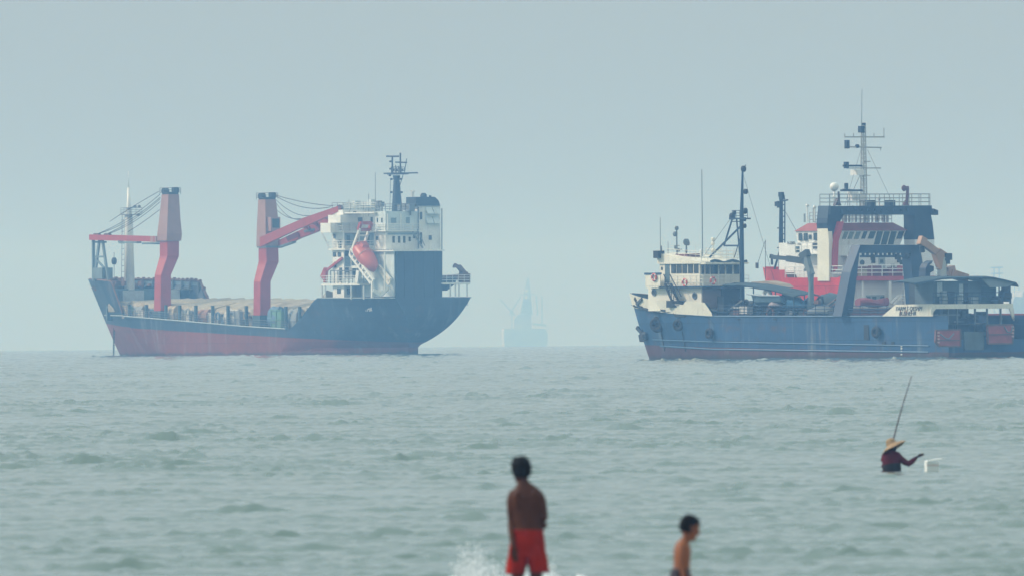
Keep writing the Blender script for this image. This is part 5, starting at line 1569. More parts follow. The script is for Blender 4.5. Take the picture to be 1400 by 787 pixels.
for a, b, c_, d_, m_ in ((1150.5, 1156, 317, 327, G4), (1158, 1164, 317, 327, G4), (1167, 1173, 317, 327, G4), (1177, 1182, 316.5, 326.5, G3), (1186, 1193.5, 316.5, 326.5, G3), (1195.5, 1203, 316.5, 334.5, G3), (1205, 1212.5, 316.5, 334.5, G3), (1214.5, 1222, 316.5, 334.5, G3), (1225, 1232, 316.5, 326.5, G3)):
    za, zb = S3.Q(a, c_, x1).z, S3.Q(a, d_, x1).z
    ya, yb = S3.Q(a, c_, x1).y, S3.Q(b, c_, x1).y
    f_ = lambda z: 0.35*(z-z0)/(z1-z0)
    sk = 0.12
    MB().add([(x1+f_(zb)+.04, ya-sk, zb), (x1+f_(zb)+.04, yb-sk, zb), (x1+f_(za)+.04, yb+sk, za), (x1+f_(za)+.04, ya+sk, za), (x1+f_(zb)-.1, ya-sk, zb), (x1+f_(zb)-.1, yb-sk, zb), (x1+f_(za)-.1, yb+sk, za), (x1+f_(za)-.1, ya+sk, za)],
             [(0,1,2,3), (4,7,6,5), (0,4,5,1), (1,5,6,2), (2,6,7,3), (3,7,4,0)]).build('window', m_, br)
for a, b, c_, d_ in ((1092, 1096.5, 319, 329), (1099, 1104, 319, 329), (1106, 1109, 321, 327), (1112.5, 1118, 318.5, 328.5), (1120, 1125, 318.5, 328.5)):
    S3.pwin(br, a, b, c_, d_, y0-0.14, G3)
# decks, doors, ports on the aft face
xh3 = h3[1]
for px, py in ((1178.5, 359), (1232.5, 359)):
    p = S3.Q(px, py, xh3); MB().cyl((xh3-0.02, p.y, p.z), 0.3, 0.3, 0.09, 14, 'x').build('porthole', G3, mh)
dd = S3.awin(mh, 1201, 1210, 352, 372, xh3, mat('pale_grey_door', (0.33, 0.38, 0.40), 0.5), 'door')
S3.awin(mh, 1203.5, 1207.5, 355, 359.5, xh3+0.06, G3)
S3.awin(mh, 1218, 1223, 361, 367, xh3, G4)
S3.pwin(mh, 1087.5, 1093, 337, 345, h3[2], G3)
p = S3.P(1114, 336, h3[2]-0.1); MB().cyl((p.x, h3[2]-0.15, p.z), 0.42, 0.42, 0.2, 12, 'y').build('horn', DKSTEEL, mh)
a = S3.P(1088, 333, -6.4)
MB().box(a.x, xh3, -6.4, h3[2], S3.P(1095, 346, -6.4).z-0.15, S3.P(1095, 346, -6.4).z).rail([(a.x, -6.4, S3.P(1095, 346, -6.4).z), (xh3, -6.4, S3.P(1095, 346, -6.4).z)], 1.1, 1.0, 0.045).build('side_gallery', W3, mh)
MB().box(h3[0]-3.0, h3[0], -5.0, 1.0, h3[4], S3.P(1074, 332, -5).z).build('forward_house', W3, mh)
p = S3.P(1076, 334, -5.1)
text_mesh('N.2005', 0.42, 'hull_number', LT, mh, (p.x, -5.06, p.z), (1, 0, 0), 0.03, 0, 0.01)
zg = S3.Q(1160, 349, xh3).z
MB().box(xh3+0.003, xh3+1.4, h3[2]+1.0, S3.Q(1170, 349, xh3).y, zg-0.15, zg).rail([(xh3+1.35, h3[2]+1.0, zg), (xh3+1.35, S3.Q(1170, 349, xh3).y, zg)], 1.1, 0.9, 0.04).build('gallery', W3, mh)
zd3 = q3(1200, 377.5).z
MB().rail([(XA3+1.5, -6.9, zd3), (XA3+1.5, yR, zd3)], 1.15, 1.5, 0.055).rail([(S3.P(1073, 378, -6.9).x, -6.85, za3), (XA3, -6.85, za3)], 1.15, 1.6, 0.05).build('railing', W3, r3)
# gear on that deck (grey, maroon, small rescue boat)
mb = MB()
random.seed(3)
for px in (1172, 1185, 1190, 1196, 1216, 1225, 1230): mb.cbox(q3(px, 374, XA3-0.3), 0.5, random.uniform(.5, .8), random.uniform(.5, .9))
mb.build('deck_gear', mat('maroon_cover', (0.18, 0.06, 0.08), 0.8, 0.3), r3)
MB().box(XA3-0.6, XA3+0.3, q3(1171, 370).y, q3(1183, 370).y, zd3, q3(1171, 369).z).build('yellowish_locker', mat('olive_locker', (0.33, 0.33, 0.20), 0.7), r3).name = 'deck_locker'
rb = empty('rescue_boat', label='small maroon rescue boat on the white ship deck seen through the blue gantry', cat='rescue boat'); pc = q3(1242, 370, XA3+0.2); on_ship(S3, rb, pc)
rr = []
for i in range(9):
    t = i/8; y = -1.6+2.8*t; hw = 0.6*min(1, t*2+.05)
    rr.append([(hw*math.cos(a_), y, 0.35*math.sin(a_)+0.25*(1-t)) for a_ in [2*PI*j/10 for j in range(10)]])
MB().loft(rr).build('boat_hull', mat('maroon_boat', (0.30, 0.045, 0.06), 0.5, 0.2), rb)
MB().cbox((0, 0.6, 0.5), .25, .3, .35).cbox((0, -0.2, 0.45), .2, .2, .3).build('boat_fitting', mat('maroon_boat', (0,0,0)), rb)
# lower aft wall: pillars, stair, red launch
x_l = XA3+1.4
mb = MB()
for px in (1179, 1215.5, 1236.5): mb.bar(S3.Q(px, 384, x_l), S3.Q(px, 421, x_l), 0.35 if px > 1200 else 0.2, 0.35 if px > 1200 else 0.2)
mb.build('pillar', W3, r3)
mb = MB().bar(S3.Q(1217, 414, x_l+.4), S3.Q(1228, 404, x_l+.4), 0.15, 0.2).bar(S3.Q(1221, 416, x_l+.4), S3.Q(1232, 405, x_l+.4), 0.15, 0.2).rail([S3.Q(1228, 414, x_l+.4), S3.Q(1255, 414, x_l+.4)], 0.8, 1.0, 0.05)
mb.build('stair', W3, r3)
S3.awin(r3, 1184, 1209, 403, 414, XA3+0.52, mat('pale_grey_door', (0,0,0)), 'panel')
for a, b in ((1186, 1190), (1193, 1198), (1204, 1209)): S3.awin(r3, a, b, 405, 412, XA3+0.6, G3)
rl = empty('red_launch', label='small red launch cover behind the rail below the white ship deck', cat='launch'); pc = S3.Q(1190, 413.5, x_l+1.2); on_ship(S3, rl, pc)
rr = []
for i in range(9):
    t = i/8; y = -1.8+4.2*t; hw = 0.8*math.sin(PI*min(1, t+.12))**0.5 if t < 0.88 else 0.3
    rr.append([(hw*math.cos(a_), y, 0.45*math.sin(a_)+0.1*math.sin(i)) for a_ in [2*PI*j/10 for j in range(10)]])
MB().loft(rr).build('boat_hull', mat('launch_red', (0.25, 0.05, 0.06), 0.6, 0.2), rl)

# portal frame across the deck
xp = S3.Q(1205, 285, 0).x + 0
xp = S3.P(1133, 330, -7.0).x
pq = lambda px, py, x=xp: S3.Q(px, py, x)
tW = 1.75
MB().prism_x([(pq(*q).y, pq(*q).z) for q in ((1133, 282), (1274, 281), (1274, 290), (1133, 290.5))], xp-tW, xp).build('portal_frame', BL3, r3)
pf3 = bpy.data.objects['portal_frame']
# legs: blue upper, white lower
def leg(pts, name, m_, dx=0.0, th=tW):
    return MB().prism_x([(pq(*q).y, pq(*q).z) for q in pts], xp-th+dx, xp+dx).build(name, m_, pf3)
leg(((1132.5, 290.5), (1156, 290.5), (1150, 300), (1145, 314), (1142, 327.5), (1133.5, 327.5), (1131, 305)), 'portal_leg', BL3)
leg(((1133.5, 327.6), (1142, 327.6), (1140, 384), (1134, 384)), 'leg_lower', W3)
leg(((1250, 290), (1272, 290), (1275, 305), (1277.5, 327.5), (1250.5, 327.5), (1250.5, 305)), 'portal_leg', BL3)
leg(((1250.5, 327.6), (1277.5, 327.6), (1277.5, 384), (1256, 384)), 'leg_lower', W3)
# port face of the left leg is white below y 305 and grey-blue above
za_, zb__ = S3.P(1125, 304.5, -7.15).z, S3.P(1125, 378, -7.15).z
ylp = pq(1132.5, 300).y
S3P = lambda px, py: S3.P(px, py, ylp-0.05)
a = S3P(1117.5, 305); b = S3P(1132.6, 378)
MB().prism_y([(S3P(*q).x, S3P(*q).z) for q in ((1117.5, 304.6), (1131, 304.6), (1133.3, 328), (1134, 384), (1118, 384))], ylp-0.08, ylp+0.5).build('leg_side', mat('trawler_cream_paint', (0,0,0)), pf3)
MB().prism_y([(S3P(*q).x, S3P(*q).z) for q in ((1119, 281.5), (1133, 281.5), (1131, 304.4), (1116.5, 304.4))], ylp-0.08, ylp+0.3).build('leg_side', mat('grey_blue_leg', (0.08, 0.11, 0.15), 0.5, 0.2), pf3)
mb = MB().prism_x([(pq(*q, xp+0.3).y, pq(*q, xp+0.3).z) for q in ((1146, 303), (1152, 303), (1150, 313), (1145, 330), (1143.5, 368), (1138, 372), (1139, 340), (1141, 322))], xp+0.05, xp+0.5)
mb.build('ventilation_trunk', mat('dark_pink_red_paint', (0,0,0)), pf3)
mb = MB().bar(pq(1150, 291.5, xp+.5), pq(1248, 291.5, xp+.5), 0.4, 0.35).bar(pq(1274, 288.5, xp+.3), pq(1279, 290.5, xp+.3), 0.5, 0.5)
for px in range(1152, 1248, 9): mb.cbox(pq(px, 289.5, xp+0.4), 0.1, 0.12, 0.3)
mb.cbox(pq(1190, 279, xp-.5), .5, .35, .4).cbox(pq(1216.5, 279, xp-.5), .5, .35, .4).cbox(pq(1276, 291, xp-.2), .4, .35, .25)
mb.build('beam_fitting', BL3, pf3)
ztp = pq(1200, 281.5).z
MB().rail([(xp-tW, pq(1121, 281, xp-tW).y, ztp), (xp-tW, pq(1270, 281, xp-tW).y, ztp)], 1.25, 1.35, 0.05).rail([(xp, pq(1134, 281).y, ztp), (xp, pq(1271.5, 281).y, ztp)], 1.25, 1.35, 0.05).build('railing', mat('worn_rail_paint', (0.30, 0.32, 0.30)), pf3)
mb = MB().tube([pq(1147, 281), pq(1146.5, 262)], 0.12, 5).prism_x([(pq(*q).y, pq(*q).z) for q in ((1143, 281), (1151.5, 281), (1147, 271))], xp-0.5, xp-0.1).build('floodlight_post', mat('dark_brown_paint', (0.08, 0.06, 0.07)), pf3)
mb = MB().tube([pq(1239.5, 281), pq(1240.5, 266), pq(1241, 257)], 0.17, 6).bar(pq(1234, 257), pq(1241.5, 256.5), 0.3, 0.3).torus(pq(1236, 257.5), 0.22, 0.12, 'x').prism_x([(pq(*q).y, pq(*q).z) for q in ((1237, 281), (1244, 281), (1241, 274))], xp-0.5, xp-0.1)
mb.build('fire_monitor', mat('dark_maroon_paint', (0.16, 0.05, 0.07)), pf3)
# main mast on the bridge top
mxy = S3.Q(1181, 300, xp-3.2)
xm3 = mxy.x; ym3 = mxy.y
q_ = lambda px, py: S3.Q(px, py, xm3)
mb = MB().lattice((xm3, ym3, q_(1181, 305).z), (xm3, q_(1180.5, 172).y, q_(1181, 172).z), 0.55, 0.3, 22, 0.055)
mst = mb.build('main_mast', mat('mast_pale_paint', (0.40, 0.40, 0.37), 0.6, 0.2, rust=0.3), r3)
mb = MB()
for a, b, w in (((1154.5, 187.5), (1209, 187.5), .14), ((1158, 201), (1205, 202), .14), ((1158, 230), (1204, 230), .12), ((1152, 259), (1182, 261), .14)):
    mb.bar(q_(*a), q_(*b), w, w)
for px, y0_, y1_ in ((1155, 188, 182), (1208.5, 188, 175), (1167, 188, 182), (1195, 188, 182), (1204, 202, 206), (1188, 222, 220)): mb.tube([q_(px, y0_), q_(px, y1_)], 0.06, 4)
mb.bar(q_(1181, 221), q_(1190, 221), .08, .08).bar(q_(1181, 240), q_(1190, 240), .08, .08)
mb.build('yard', mat('mast_pale_paint', (0,0,0)), mst)
mb = MB().bar(q_(1153, 226.8), q_(1178, 226.8), .25, .2).bar(q_(1150, 260.5), q_(1178, 260.5), .3, .2)
mb.cbox(q_(1157, 226), .2, .2, .35).cbox(q_(1157, 255), .15, .15, .35).cbox(q_(1158, 197.5), .2, .2, .45).cbox(q_(1177.5, 177), .25, .25, .35).cbox(q_(1181, 172), .15, .15, .3).ball(q_(1172, 200), .25, 8)
mb.build('radar_scanner', BL3, mst)
MB().cbox(q_(1172, 236), .55, .5, .3).cbox(q_(1166, 268), .4, .45, .45).cbox(q_(1175, 270), .5, .7, .35).build('radar_housing', W3, mst)
MB().tube([q_(1178, 176), q_(1178.5, 122)], [0.05, 0.03], 4).build('whip_aerial', STEEL, mst)
MB().tube([q_(1186, 205), q_(1222, 281)], .02, 4).tube([q_(1177, 205), q_(1155, 281)], .02, 4).tube([q_(1178, 235), q_(1160, 275)], .03, 4).build('stay', ROPE, mst)
mb = MB().ball((0, 0, 0), 0.48, 16).cyl((0, 0, -2.3), 0.13, 0.13, 1.9, 8)
dm = mb.build('satellite_dome', W3, r3, True); dm.location = S3.Q(1140.5, 255.5, xp-1.5)
# bridge-top clutter
mb = MB(); zr_ = zr3
mb.rail([(x0+1, y0+0.8, zr_), (x1-0.6, y0+0.8, zr_), (x1-0.6, y1-1.0, zr_)], 1.15, 0.9, 0.045)
random.seed(9)
for px in (1152, 1156, 1161, 1166, 1170, 1176, 1183, 1188, 1193, 1198, 1208, 1213, 1100, 1113):
    p = S3.Q(px, 304, x1-1.5); h = random.uniform(0.8, 1.9); mb.tube([p, p+Vector((0, 0, h))], random.uniform(.07, .2), 6)
mb.build('bridge_top_gear', mat('pale_fitting', (0,0,0)), br)
mb = MB()
for px, t_ in ((1104, 281), (1114, 283), (1202, 272), (1206, 282)):
    p = S3.Q(px, 303, x1-1.0); z = S3.Q(px, t_, x1-1.0).z; mb.tube([p, (p.x, p.y, z)], .09, 5); mb.ball((p.x, p.y, z), .2, 6)
mb.build('roof_aerial', W3, br)
# second bow mast (dark lattice)
x5 = S3.P(1069.5, 365, 0.0).x
l5 = lambda px, py: S3.P(px, py, 0.0)
mb = MB().tube([l5(1067.5, 372), l5(1068, 265)], [.28, .2], 6).tube([l5(1073, 372), l5(1073, 275)], .08, 5)
mb.tube([l5(1058, 370), l5(1067, 340)], 0.12, 5)
for py in range(272, 368, 8): mb.bar(l5(1067, py), l5(1073, py), .1, .12)
mb.bar(l5(1060, 277), l5(1077, 273.5), .15, .15); mb.bar(l5(1063, 312), l5(1068, 312), .12, .12); mb.bar(l5(1063, 339), l5(1068, 339), .12, .12)
for px, py in ((1063, 279), (1066, 281), (1068, 266), (1069, 270)): mb.cbox(l5(px, py), .25, .2, .25)
mb.tube([l5(1074, 290), l5(1090, 318)], .03, 4)
mb.build('fore_mast', BL3, r3)
mb = MB()
p = S3.P(1046.5, 382, -5.5); mb.tube([p, S3.P(1046.5, 328, -5.5)], .04, 4); mb.tube([S3.P(1034, 366, -5.5), S3.P(1046, 330, -5.5)], .035, 4); mb.cbox(S3.P(1035, 363, -5.5), .12, .12, .3)
mb.build('light_derrick', ROPE, r3)
# ------------------------------------------------------------------ two ships lost in the haze
FAR = mat('far_ship_grey', (0.50, 0.51, 0.52), 0.7, 0.15, 0.2)
def far_ship(name, px0, dist, theta, label, spec, lampsp=()):
    S = Ship(name, theta, dist, px0, label, 'ship')
    return S
S4 = Ship('distant_ship', 88.0, 13500.0, 717.0, 'faint hazy ship with a tall mast on the horizon between the two near ships', 'ship')
q4 = lambda px, py, x=0.0: S4.Q(px, py, x)
def slab(S, poly, x0, x1, name, m_, parent):
    return MB().prism_x([(S.Q(px, py, x1).y, S.Q(px, py, x1).z) for px, py in poly], x0, x1).build(name, m_, parent)
slab(S4, ((689, 452), (690, 449), (745, 449), (749, 455), (748, 478), (690, 478)), -60, 0, 'hull', FAR, S4.root)
slab(S4, ((703, 449), (703, 436), (708, 430), (726, 430), (727, 449)), -20, -8, 'deckhouse', FAR, S4.root)
slab(S4, ((728, 441), (747, 443), (747, 445.5), (728, 444)), -8, -2, 'helideck', FAR, S4.root)
slab(S4, ((713, 430), (715, 408), (725, 408), (727, 430)), -14, -10, 'tower', FAR, S4.root)
mb = MB().lattice((-12, q4(720, 420).y, q4(720, 430).z), (-12, q4(722.5, 380).y, q4(722.5, 380).z), 9, 0.8, 8, 0.5)
mb.bar(q4(711, 402, -12), q4(731, 402, -12), .8, .8)
mb.build('mast', FAR, S4.root)
mb = MB()
for a, b in (((684, 409), (705, 432)), ((741, 405), (741, 443)), ((733, 404), (735, 430)), ((696, 430), (712, 405)), ((700, 449), (700, 425))): mb.bar(q4(*a, -10), q4(*b, -10), .9, .9)
mb.build('derrick', FAR, S4.root)
mb = MB().ball(q4(720.5, 398, -3), 1.3, 8).ball(q4(720, 407, -3), 1.2, 8)
mb.build('radome', mat('bright_white_dome', (0.8, 0.8, 0.8), 0.4), S4.root)

S5 = Ship('distant_ship', 60.0, 8200.0, 1385.0, 'faint hazy ship showing above the stern canopy of the trawler', 'ship')
q5 = lambda px, py, x=0.0: S5.Q(px, py, x)
slab(S5, ((1352, 455), (1355, 452), (1440, 452), (1436, 472), (1360, 472)), -40, 0, 'hull', FAR, S5.root)
slab(S5, ((1382, 452), (1382, 420), (1388, 405), (1398, 406), (1399, 398), (1412, 398), (1412, 452)), -14, -4, 'deckhouse', FAR, S5.root)
mb = MB()
for px in (1359, 1366): mb.bar(q5(px, 452, -10), q5(px, 366, -10), .5, .5)
for py in (366, 374, 384): mb.bar(q5(1355, py, -10), q5(1371, py-.5, -10), .5, .6)
for py in range(384, 450, 8): mb.bar(q5(1359, py, -10), q5(1366, py+8, -10), .3, .3)
for px in (1387, 1393, 1404): mb.bar(q5(px, 410, -10), q5(px, 384, -10), .4, .4)
mb.build('mast', FAR, S5.root)
# ------------------------------------------------------------------ people
def skin_mat(name, c, c2=None):
    return mat(name, c, 0.55, 0.25, 6.0, spec=0.12)
def limb(mb, pts, n=14):
    """lofted limb: pts = [(x, y, z, rx, ry)] in order; rings stay level for upright runs, else turn with the path"""
    P = [Vector(p[:3]) for p in pts]
    rings = []
    for i, p in enumerate(pts):
        d = (P[min(i+1, len(P)-1)] - P[max(i-1, 0)]).normalized()
        if abs(d.z) > 0.75: u = Vector((1, 0, 0)); 
        else: u = Vector((0, 0, 1)).cross(d).normalized()
        u = (u - d*u.dot(d)).normalized(); w = d.cross(u)
        rings.append([P[i] + u*(p[3]*math.cos(2*PI*j/n)) + w*(p[4]*math.sin(2*PI*j/n)) for j in range(n)])
    # rounded ends
    def shrink(r, k, off):
        c = sum(r, Vector((0, 0, 0)))/len(r); return [c+(q-c)*k+off for q in r]
    d0 = (P[0]-P[1]).normalized(); d1 = (P[-1]-P[-2]).normalized()
    r0 = min(pts[0][3:5]); r1 = min(pts[-1][3:5])
    rings = [shrink(rings[0], .35, d0*r0*.9), shrink(rings[0], .75, d0*r0*.6)] + rings + [shrink(rings[-1], .75, d1*r1*.6), shrink(rings[-1], .35, d1*r1*.9)]
    mb.loft(rings)
def hand(mb, wrist, d, side, palm_n, s=1.0, curl=0.35):
    """palm, four unequal curled fingers and a thumb. d: direction wrist->fingers, palm_n: palm normal, side: towards the thumb"""
    w = Vector(wrist); d = Vector(d).normalized(); n_ = Vector(palm_n).normalized(); t = Vector(side).normalized()
    mb.loft([[w + d*(L_*s) + t*(a*ww*s) + n_*(b*hh*s) for a, b in ((-1,-1),(0,-1.15),(1,-1),(1.1,0),(1,1),(0,1.1),(-1,1),(-1.1,0))] for L_, ww, hh in ((-0.01, .024, .019), (.03, .033, .017), (.07, .040, .015), (.09, .037, .012))])
    for k, (o, ln) in enumerate(((.030, .070), (.010, .080), (-.011, .074), (-.031, .058))):
        p0 = w + d*(.085*s) + t*(o*s); c = curl
        p1 = p0 + (d*math.cos(c*.6) + n_*math.sin(c*.6))*(ln*.45*s)
        p2 = p1 + (d*math.cos(c*1.6) + n_*math.sin(c*1.6))*(ln*.32*s)
        p3 = p2 + (d*math.cos(c*2.5) + n_*math.sin(c*2.5))*(ln*.25*s)
        mb.tube([p0-d*.02*s, p0, p1, p2, p3], [.0095*s, .0095*s, .009*s, .008*s, .006*s], 8)
    p0 = w + d*(.025*s) + t*(.025*s); p1 = p0 + (t*.7+d*.6+n_*.3)*(.045*s); p2 = p1 + (d*.9+t*.2+n_*.4)*(.032*s)
    mb.tube([p0, p1, p2], [.013*s, .011*s, .008*s], 8)
def head(mb, c, s, yaw, pitch=0.0, roll_=0.0):
    """head with brow, nose, mouth, chin, ears; c = centre of the skull, looks along +y before yaw (about z)"""
    M_ = Matrix.Translation(Vector(c)) @ Matrix.Rotation(yaw, 4, 'Z') @ Matrix.Rotation(pitch, 4, 'X') @ Matrix.Rotation(roll_, 4, 'Y')
    prof = [(-0.125, .030, .040, .035), (-0.112, .045, .055, .030), (-0.085, .056, .072, .012), (-0.05, .066, .086, .000), (-0.01, .073, .095, -.006), (0.03, .076, .099, -.008), (0.065, .071, .092, -.010), (0.092, .056, .073, -.012), (0.110, .033, .044, -.012), (0.117, .012, .016, -.012)]
    rings = []
    for z, rx, ry, oy in prof:
        r_ = []
        for j in range(20):
            a = 2*PI*j/20; x = rx*math.cos(a); y = oy+ry*math.sin(a)
            f = max(0, math.sin(a))**3
            if -0.03 < z < 0.02: y -= 0.006*f            # eye line
            if 0.02 < z < 0.05: y += 0.005*f             # brow
            r_.append(M_ @ (Vector((x, y, z))*s))
        rings.append(r_)
    mb.loft(rings)
    V = lambda x, y, z: M_ @ (Vector((x, y, z))*s)
    mb.tube([V(0, .088, .018), V(0, .100, -.010), V(0, .112, -.032), V(0, .095, -.040)], [.008*s, .011*s, .016*s, .012*s], 8)
    mb.tube([V(-.022, .078, -.062), V(0, .090, -.060), V(.022, .078, -.062)], [.006*s, .010*s, .006*s], 8)
    mb.tube([V(-.022, .076, -.073), V(0, .087, -.072), V(.022, .076, -.073)], [.006*s, .010*s, .006*s], 8)
    mb.tube([V(-.012, .066, -.104), V(.012, .066, -.104)], [.02*s, .02*s], 8)
    for sg in (-1, 1):
        mb.tube([V(sg*.073, -.012, .020), V(sg*.084, -.020, .010), V(sg*.082, -.014, -.012), V(sg*.074, -.004, -.026)], [.008*s, .013*s, .011*s, .006*s], 8)
        mb.ball(V(sg*.031, .082, -.005), .013*s, 8)
    return M_
def fuse(mb, name, m_, parent, voxel):
    o = mb.build(name, m_, None, True)
    rm = o.modifiers.new('r', 'REMESH'); rm.mode = 'VOXEL'; rm.voxel_size = voxel; rm.use_smooth_shade = True
    sm = o.modifiers.new('s', 'SMOOTH'); sm.factor = 0.5; sm.iterations = 3
    dg = bpy.context.evaluated_depsgraph_get()
    me = bpy.data.meshes.new_from_object(o.evaluated_get(dg))
    o.modifiers.clear(); old = o.data; o.data = me; bpy.data.meshes.remove(old)
    me.name = name
    if not me.materials: me.materials.append(m_)
    me.polygons.foreach_set('use_smooth', [True]*len(me.polygons))
    if parent is not None: o.parent = parent
    return o
def hair_cap(M_, s, n=420, rad=1.0, low=-0.03, seed=1, front=0.055, length=0.02):
    """short hair: a cap following the skull plus many small tufts"""
    rs = random.Random(seed); mb = MB()
    rings = []
    for z, rx, ry, oy in ((low-.03, .066, .080, -.018), (low, .076, .093, -.016), (0.0, .082, .098, -.016), (0.035, .086, .106, -.012), (0.07, .081, .103, -.010), (0.10, .066, .084, -.012), (0.122, .042, .054, -.012), (0.131, .015, .02, -.012)):
        r_ = []
        for j in range(20):
            a = 2*PI*j/20; x = rx*math.cos(a)*rad; y = oy+ry*math.sin(a)*rad
            if z < front and math.sin(a) > 0.15: y = min(y, 0.0 + 0.02*(z > 0)); x *= 0.98
            r_.append(M_ @ (Vector((x, y, z))*s))
        rings.append(r_)
    mb.loft(rings)
    for i in range(n):
        a = rs.uniform(0, 2*PI); z = rs.uniform(low, 0.125)
        k = math.sqrt(max(0.02, 1-((z-0.02)/0.115)**2)) if z > 0.02 else 1
        x = .083*k*math.cos(a); y = -.012+.103*k*math.sin(a)
        if math.sin(a) > 0.15 and z < front: continue
        p = Vector((x, y, z)); nrm = Vector((x/.08, (y+.012)/.1, (z-.0)/.12*(1 if z > 0.02 else .2))).normalized()
        q = p + nrm*length*rs.uniform(.4, 1.1) + Vector((rs.uniform(-1, 1), rs.uniform(-1, 1), rs.uniform(-.6, .6)))*.008
        b_ = p - nrm*.012
        mb.tube([M_ @ (b_*s), M_ @ (p*s), M_ @ (q*s)], [.009*s, .007*s, .002*s], 5)
    return mb
HAIR = mat('black_hair', (0.005, 0.004, 0.004), 0.7, 0.2, 20, spec=0.08)

def person(px, py_top, dist, height, label, rz=0.0):
    p = at(px, py_top, dist)
    o = empty('person', (p.x, p.y, p.z-height), rz, label, 'person')
    return o

# --- man in red shorts, seen from behind, head turned a little to the left
man = person(713, 626.5, 182.0, 1.74, 'bare-backed dark-haired man in red shorts standing at the water edge, seen from behind')
SK1 = skin_mat('dark_brown_skin', (0.075, 0.024, 0.010))
k = 1/133.0
X = lambda px: (px-713)*k       # measured offsets across the body
mb = MB()
limb(mb, [(X(719), 0, .80, .150, .105), (X(719), 0, .88, .165, .115), (X(719.5), 0, .96, .160, .112), (X(719.5), .005, 1.05, .148, .105), (X(719), .01, 1.16, .160, .112), (X(718), .01, 1.27, .178, .120), (X(717.5), .005, 1.36, .180, .115), (X(717), -.005, 1.405, .155, .090), (X(716), -.005, 1.445, .110, .075), (X(715), -.005, 1.485, .070, .062)], 22)
limb(mb, [(X(717), -.008, 1.42, .075, .068), (X(715), .0, 1.50, .056, .060), (X(713.5), .012, 1.56, .055, .058)], 14)
MH = head(mb, (X(711.5), .02, 1.625), 1.0, R(24), R(-4))
# shoulder blades and spine
for sg in (-1, 1): limb(mb, [(X(718)+sg*.085, -.085, 1.38, .035, .025), (X(718)+sg*.075, -.088, 1.28, .045, .025), (X(718)+sg*.06, -.075, 1.20, .02, .015)], 10)
# left arm hanging, hand by the hip; right arm bent forward at the elbow
limb(mb, [(X(702), 0, 1.375, .056, .060), (X(698.5), -.005, 1.31, .050, .056), (X(698), -.005, 1.22, .043, .048), (X(698.5), 0, 1.11, .038, .042), (X(698.5), -.03, 1.03, .039, .042), (X(699), -.09, .94, .032, .034), (X(700.5), -.145, .84, .024, .026)], 14)
hand(mb, (X(700.7), -.15, .83), (.12, .05, -1), (.8, .6, .1), (.5, .8, .0), 1.05, .45)
limb(mb, [(X(734), 0, 1.375, .058, .060), (X(739.5), .0, 1.31, .052, .056), (X(742), -.01, 1.22, .045, .048), (X(743.5), -.02, 1.12, .040, .044), (X(743), .02, 1.06, .038, .040), (X(739), .13, 1.03, .034, .034), (X(734), .235, 1.05, .025, .025)], 14)
hand(mb, (X(733.5), .245, 1.05), (-.5, 1, .1), (.2, .1, 1), (-1, -.4, 0), 1.0, .6)
# legs
for sg, xh, xf, yf in ((-1, 708, 704, .05), (1, 730, 734, -.06)):
    limb(mb, [(X(xh), 0, .84, .092, .098), (X(xh+sg*.5), .005, .70, .084, .09), (X((xh*2+xf)/3), .01, .58, .068, .074), (X((xh+xf)/2), .015, .47, .054, .06), (X((xh+xf)/2), .0, .38, .054, .062), (X((xh+2*xf)/3), -.01, .27, .048, .054), (X(xf), -.005+yf*.5, .13, .034, .038), (X(xf), yf*.6, .06, .034, .042)], 14)
    limb(mb, [(X(xf), -.05+yf*.6, .04, .036, .032), (X(xf), .05+yf*.6, .04, .042, .034), (X(xf), .16+yf*.6, .028, .045, .022)], 12)
fuse(mb, 'body', SK1, man, 0.0075)
fuse(hair_cap(MH, 1.05, 420, 1.16, -.045, 3, .05, .028), 'hair', HAIR, man, 0.006)
RS = mat('red_shorts_cloth', (0.30, 0.014, 0.004), 0.8, 0.35, 5.0, spec=0.06)
mb = MB()
def cloth_tube(mb, secs, n=26, wob=.006, ph=0.0):
    rings = []
    for x, y, z, rx, ry in secs:
        rings.append([(x+(rx+wob*math.sin(5*a+z*9+ph))*math.cos(a), y+(ry+wob*math.sin(4*a+z*13+ph))*math.sin(a), z) for a in [2*PI*j/n for j in range(n)]])
    mb.loft(rings)
cloth_tube(mb, [(X(719.5), 0, 1.005, .163, .122), (X(719.5), 0, .98, .168, .125), (X(719.3), 0, .90, .180, .132), (X(719.2), 0, .82, .190, .135), (X(719.2), 0, .78, .188, .13), (X(719.2), 0, .73, .180, .12)])
cloth_tube(mb, [(X(708.5), 0, .84, .100, .125), (X(706.5), .0, .72, .108, .125), (X(704.2), .005, .62, .104, .12), (X(703), .01, .555, .098, .115)], ph=1)
cloth_tube(mb, [(X(730), 0, .84, .100, .125), (X(732.5), .0, .72, .108, .125), (X(734.8), .005, .62, .102, .12), (X(736.5), .01, .57, .098, .115)], ph=2)
sh_ = fuse(mb, 'shorts', RS, man, 0.009)
mb = MB(); mb.torus((0, 0, 0), 1, .0, 'z', 4, 3)
mb = MB(); rr_ = []
mb.tube([(X(719.5)+.168*math.cos(a), .127*math.sin(a), 1.0) for a in [2*PI*j/28 for j in range(29)]], .011, 6)
mb.build('waistband', RS, sh_, True)

# --- boy, seen from his left-back side, facing right with his head bowed
boy = person(943, 705.5, 167.0, 1.22, 'dark-haired boy in dark swim shorts, seen side-on with his head bowed')
SK2 = skin_mat('tan_brown_skin', (0.26, 0.10, 0.05))
k2_ = 1/145.0
X = lambda px: (px-943)*k2_
mb = MB()
